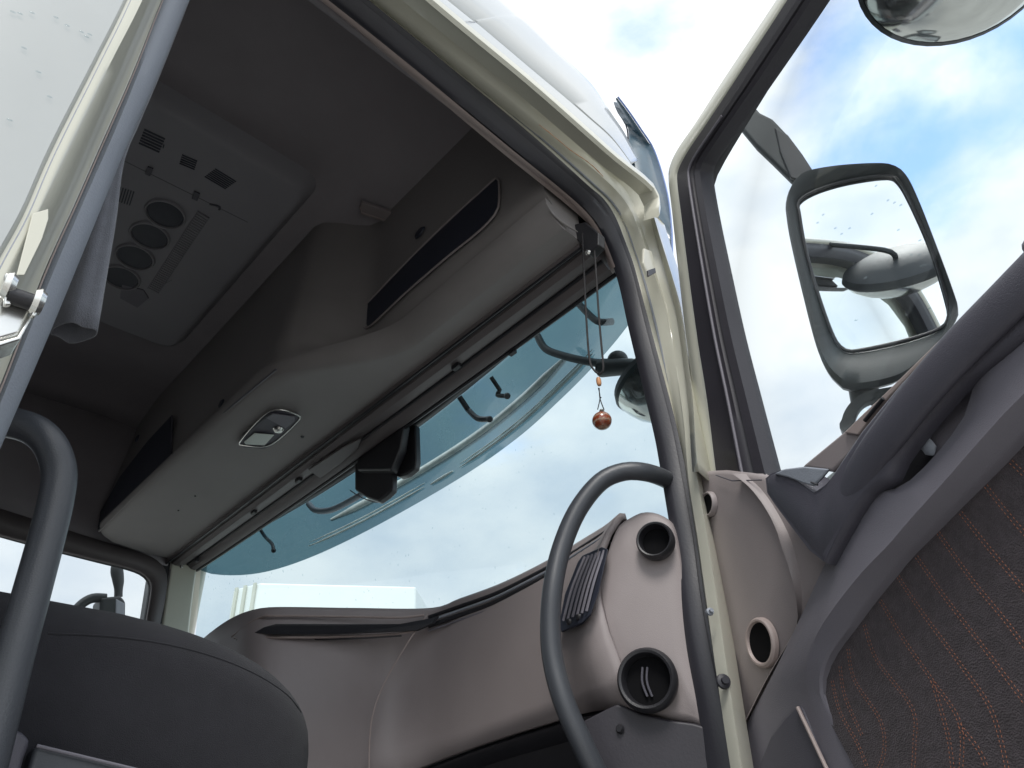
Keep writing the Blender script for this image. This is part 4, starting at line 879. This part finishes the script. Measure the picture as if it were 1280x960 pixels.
bi = cr([DW(.85, .315, .06), DW(.72, .303, .06), DW(.60, .285, .06)] + [D(*p, w=w_) for p, w_ in (((1280, 543), .06), ((1258, 566), .06), ((1240, 585), .06), ((1222, 603), .06), ((1205, 620), .06), ((1185, 640), .06), ((1160, 666), .06), ((1131, 695), .06), ((1110, 721), .06), ((1087, 749), .06), ((1062, 783), .06), ((1039, 814), .06), ((1029, 838), .058), ((1027, 862), .055), ((1034, 886), .053), ((1050, 915), .050), ((1090, 992), .048))] + [DW(.22, -.1, .048), DW(.22, -.6, .048)], 90)
MB().bands([[p - DN * .05 for p in bo], [p - DN * .006 for p in bo], [a.lerp(b, .04) + DN * .001 for a, b in zip(bo, bm_)], [a.lerp(b, .5) + DN * .004 for a, b in zip(bo, bm_)], [a.lerp(b, .93) for a, b in zip(bo, bm_)], bm_, [a.lerp(b, .12) for a, b in zip(bm_, bi)], [a.lerp(b, .85) for a, b in zip(bm_, bi)], [a.lerp(b, .97) - DN * .002 for a, b in zip(bm_, bi)], [p - DN * .012 for p in bi]]).build('trim_frame', M['dark2'], frm, sharp=30)
# lower front corner area with map pocket edge
MB().prism([D(*p, w=.028) for p in ((930, 915), (965, 860), (1010, 800), (1040, 860), (1060, 980), (900, 980), (912, 945))], -DN * .02).build('lower_trim', M['dark2'], frm, bevel=.003)
MB().prism([D(*p, w=.050) for p in ((963, 920), (980, 897), (997, 880), (1003, 885), (1040, 985), (942, 985), (950, 950))], -DN * .02).build('map_pocket', M['dark'], frm, bevel=.003)
MB().tube([D(997, 884, .052), D(1014, 920, .052), D(1040, 975, .052)], .0022, 8).build('pocket_edge', M['taupe_light'], frm)
# woven insert
ins = [DW(.86, .325, .05), DW(.72, .312, .05), DW(.6, .292, .05)] + [D(*p, w=.050) for p in ((1280, 536), (1185, 633), (1131, 688), (1087, 742), (1036, 808), (1022, 840), (1022, 870), (1036, 900), (1095, 1010))] + [DW(.2, -.6, .05), DW(.86, -.6, .05)]
cw = sum(ins, V()) / len(ins)
MB().prism(ins, -DN * .02).build('fabric_insert', M['insert'], frm)
# double rows of orange stitching fanning across it
st = MB()
lines = [((1040, 850), (1050, 890), (1072, 930), (1090, 975)), ((1060, 810), (1068, 850), (1100, 900), (1105, 940), (1092, 975)), ((1080, 780), (1096, 825), (1140, 885), (1143, 930), (1140, 975)), ((1100, 750), (1130, 800), (1165, 850), (1200, 905), (1200, 975)), ((1122, 720), (1150, 762), (1200, 830), (1240, 890), (1262, 975)), ((1145, 695), (1180, 745), (1230, 810), (1290, 890)), ((1172, 665), (1215, 725), (1260, 780), (1310, 850)), ((1200, 640), (1240, 690), (1300, 760)), ((1228, 602), (1262, 645), (1310, 700)), ((1258, 572), (1300, 612)), ((1198, 905), (1225, 940), (1240, 980)), ((1165, 850), (1185, 920), (1192, 975)), ((1050, 832), (1056, 870), (1078, 920))]
for ln in lines:
    c_ = cr([D(*p, w=.0508) for p in ln], 140); L_ = sum((c_[i + 1] - c_[i]).length for i in range(139)); nn = int(L_ / .0034)
    c_ = cr([D(*p, w=.0508) for p in ln], max(nn, 4))
    for i in range(0, len(c_) - 1):
        t = (c_[i + 1] - c_[i]); s = t.normalized().cross(DN) * .0016; a, b = c_[i] + t * .2, c_[i] + t * .72
        for sg in (-1, 1):
            wv = s.normalized() * .00032
            st.add([a + s * sg - wv, b + s * sg - wv, b + s * sg + wv, a + s * sg + wv, (a + b) / 2 + s * sg + DN * .0004], [(0, 1, 4), (1, 2, 4), (2, 3, 4), (3, 0, 4)])
o = st.build('stitching', M['orange'], frm); o['kind'] = 'stuff'

# ================================================================ mirrors carried by the open door
MN = V((-.903, -.378, -.204)).normalized(); MC = CAM + ray(1095, 320).normalized() * 1.38
def Mp(px, py, off=0):
    d = ray(px, py); h = MC + MN * off; return CAM + d * (((h - CAM).dot(MN)) / d.dot(MN))
hs = [(982, 252), (988, 232), (1003, 214), (1040, 206), (1093, 203), (1117, 206), (1134, 220), (1150, 253), (1173, 313), (1193, 367), (1199, 390), (1190, 408), (1170, 435), (1130, 470), (1097, 482), (1062, 486), (1048, 478), (1034, 462), (1020, 430), (1003, 365), (988, 300), (983, 270)]
gs = [(998, 246), (1020, 232), (1060, 220), (1108, 213), (1124, 219), (1141, 248), (1166, 305), (1186, 370), (1188, 390), (1176, 406), (1128, 422), (1070, 434), (1055, 432), (1042, 416), (1024, 367), (1007, 307), (999, 262)]
ho = cr([Mp(*p) for p in hs], 90, True); hc = sum(ho, V()) / 90
gg = cr([Mp(*p) for p in gs], 90, True); gc = sum(gg, V()) / 90
# line the two outlines up by angle
def align(a, b, ca, cb):
    u = V((0, 0, 1)); u = (u - MN * u.dot(MN)).normalized(); w_ = MN.cross(u)
    f = lambda p, c: math.atan2((p - c).dot(w_), (p - c).dot(u))
    a0 = f(a[0], ca); best = min(range(len(b)), key=lambda i: abs(math.remainder(f(b[i], cb) - a0, 2 * math.pi))); return b[best:] + b[:best]
gg = align(ho, gg, gc, gc)
mh = MB().loft([[hc + (p - hc) * .45 - MN * .085 for p in ho], [hc + (p - hc) * .82 - MN * .07 for p in ho], [hc + (p - hc) * .97 - MN * .035 for p in ho], [p - MN * .006 for p in ho], [p.lerp(q, .12) + MN * .002 for p, q in zip(ho, gg)], [p.lerp(q, .4) - MN * .0 for p, q in zip(ho, gg)], [p.lerp(q, .92) - MN * .016 for p, q in zip(ho, gg)], [p.lerp(q, 1.0) - MN * .024 for p, q in zip(ho, gg)]]).build('main_mirror', M['mirror_h'], TR, sharp=45)
lab(mh, 'large rectangular mirror outside the open door window')
gl = [gc + (p - gc) * 1.015 - MN * .020 for p in gg]
MB().add(gl, [tuple(range(90))]).build('mirror_glass', M['metalmir'], mh)
MB().tube([p + (gc - p) * .0 - MN * .015 for p in gg] + [gg[0] - MN * .015], .003, 8).build('mirror_bezel', M['black'], mh)
md = MB()
for a, b in ((1029, 268), (1022, 278), (1044, 285), (1052, 292), (1123, 287), (1118, 253), (1126, 256), (1095, 232), (1090, 267), (1062, 285), (1139, 318), (1152, 332), (1157, 331), (1149, 318), (1162, 385), (1133, 393), (1082, 347), (1028, 305), (1070, 400), (1150, 300), (1110, 250)):
    c_ = Mp(a, b, -.019); md.lathe(c_, MN, [(.0022, 0), (.0017, .0009), (.0004, .0014)], 8, sx=1.3, sy=.55, ref=V((0, 1, 0)))
o = md.build('water_beads', M['drop'], mh); o['kind'] = 'stuff'
# upper strap arm, lower neck
ar = [Mp(*p, -.03) for p in ((922, 140), (934, 128), (942, 131), (950, 140), (966, 148), (985, 168), (1003, 192), (1016, 212), (1000, 226), (990, 226), (966, 202), (945, 182), (925, 158))]
MB().prism(ar, -MN * .02).build('mirror_arm', M['mirror_h'], mh, bevel=.006, seg=3)
MB().prism([Mp(*p, -.026) for p in ((968, 158), (985, 168), (1003, 192), (1016, 212), (1000, 226), (988, 222), (975, 190))], -MN * .01).build('arm_sleeve', M['black'], mh, bevel=.003)
MB().tube([Mp(1078, 474, -.04), Mp(1081, 500, -.045), Mp(1085, 525, -.05)], [.024, .022, .021], 16).build('mirror_neck', M['mirror_h'], mh)
# small wide angle mirror under it
so_ = cr([Mp(*p, .01) for p in ((1054, 540), (1052, 525), (1060, 507), (1078, 492), (1105, 485), (1150, 480), (1190, 490), (1200, 540), (1120, 590))], 60, True)
si_ = cr([Mp(*p, .0) for p in ((1070, 540), (1069, 524), (1076, 508), (1090, 499), (1112, 493), (1148, 489), (1180, 497), (1188, 535), (1120, 575))], 60, True)
sc_ = sum(so_, V()) / 60
wm = MB().loft([[sc_ + (p - sc_) * .5 - MN * .08 for p in so_], [sc_ + (p - sc_) * .95 - MN * .04 for p in so_], so_, [p.lerp(q, .6) + MN * .002 for p, q in zip(so_, si_)], [q - MN * .008 for q in si_]]).build('wide_angle_mirror', M['mirror_h'], TR, sharp=45)
lab(wm, 'small mirror half hidden behind the window sill below the large one')
MB().loft([[q - MN * .006 for q in si_], [sc_ + (q - sc_) * .6 - MN * .002 for q in si_], [sc_ + (q - sc_) * .05 for q in si_]]).build('mirror_glass', M['metalmir'], wm)
# kerb mirror above the door
kc = CAM + ray(1194, -48).normalized() * 1.20; kax = V((-.55, -.25, -.80)).normalized()
kref = ray(1280, -60) - ray(1080, -20)
km = MB().lathe(kc, kax, [(0, -.034), (.075, -.031), (.113, -.014), (.119, 0), (.115, .006)], 44, sx=1.0, sy=.82, ref=kref).build('kerb_mirror', M['mirror_h'], TR)
lab(km, 'domed mirror above the open door, cut by the top of the photo')
MB().lathe(kc, kax, [(.115, .004), (.108, .017), (.092, .031), (.068, .044), (.038, .053), (0, .056)], 44, sx=1.0, sy=.82, ref=kref).build('mirror_glass', M['dome'], km)
MB().tube(cr([kc - kax * .02, kc - kax * .045 + DU * -.03, DW(.52, 1.04, -.04)], 14), .006, 10).build('mirror_arm', M['mirror_h'], km)

# far side mirror beyond the far window
FYM = 2.82
fmr = MB().prism([P(*p, y=FYM) for p in ((126, 746), (152, 744), (158, 752), (157, 800), (152, 860), (120, 860), (124, 790))], (.0, .09, 0)).build('far_mirror', M['mirror_h'], TR, bevel=.012, seg=3)
lab(fmr, 'mirror housing outside the far side window')
MB().prism([P(*p, y=FYM - .004) for p in ((145, 748), (156, 754), (155, 800), (150, 850), (144, 850))], (0, .01, 0)).build('housing_edge', M['strip'], fmr, bevel=.003)
MB().tube(cr([P(*p, y=FYM + .04) for p in ((147, 700), (146, 712), (148, 728), (148, 746))], 14), [.012, .016, .02, .022, .023, .023, .022, .021, .02, .018, .016, .015, .015, .015], 16, flat=(V((0, 1, 0)), .6)).build('mirror_arm', M['mirror_h'], fmr)
MB().tube(cr([P(*p, y=FYM + .02) for p in ((132, 748), (115, 748), (100, 757), (90, 772), (84, 800))], 20), .017, 12).build('mirror_strut', M['mirror_h'], fmr)
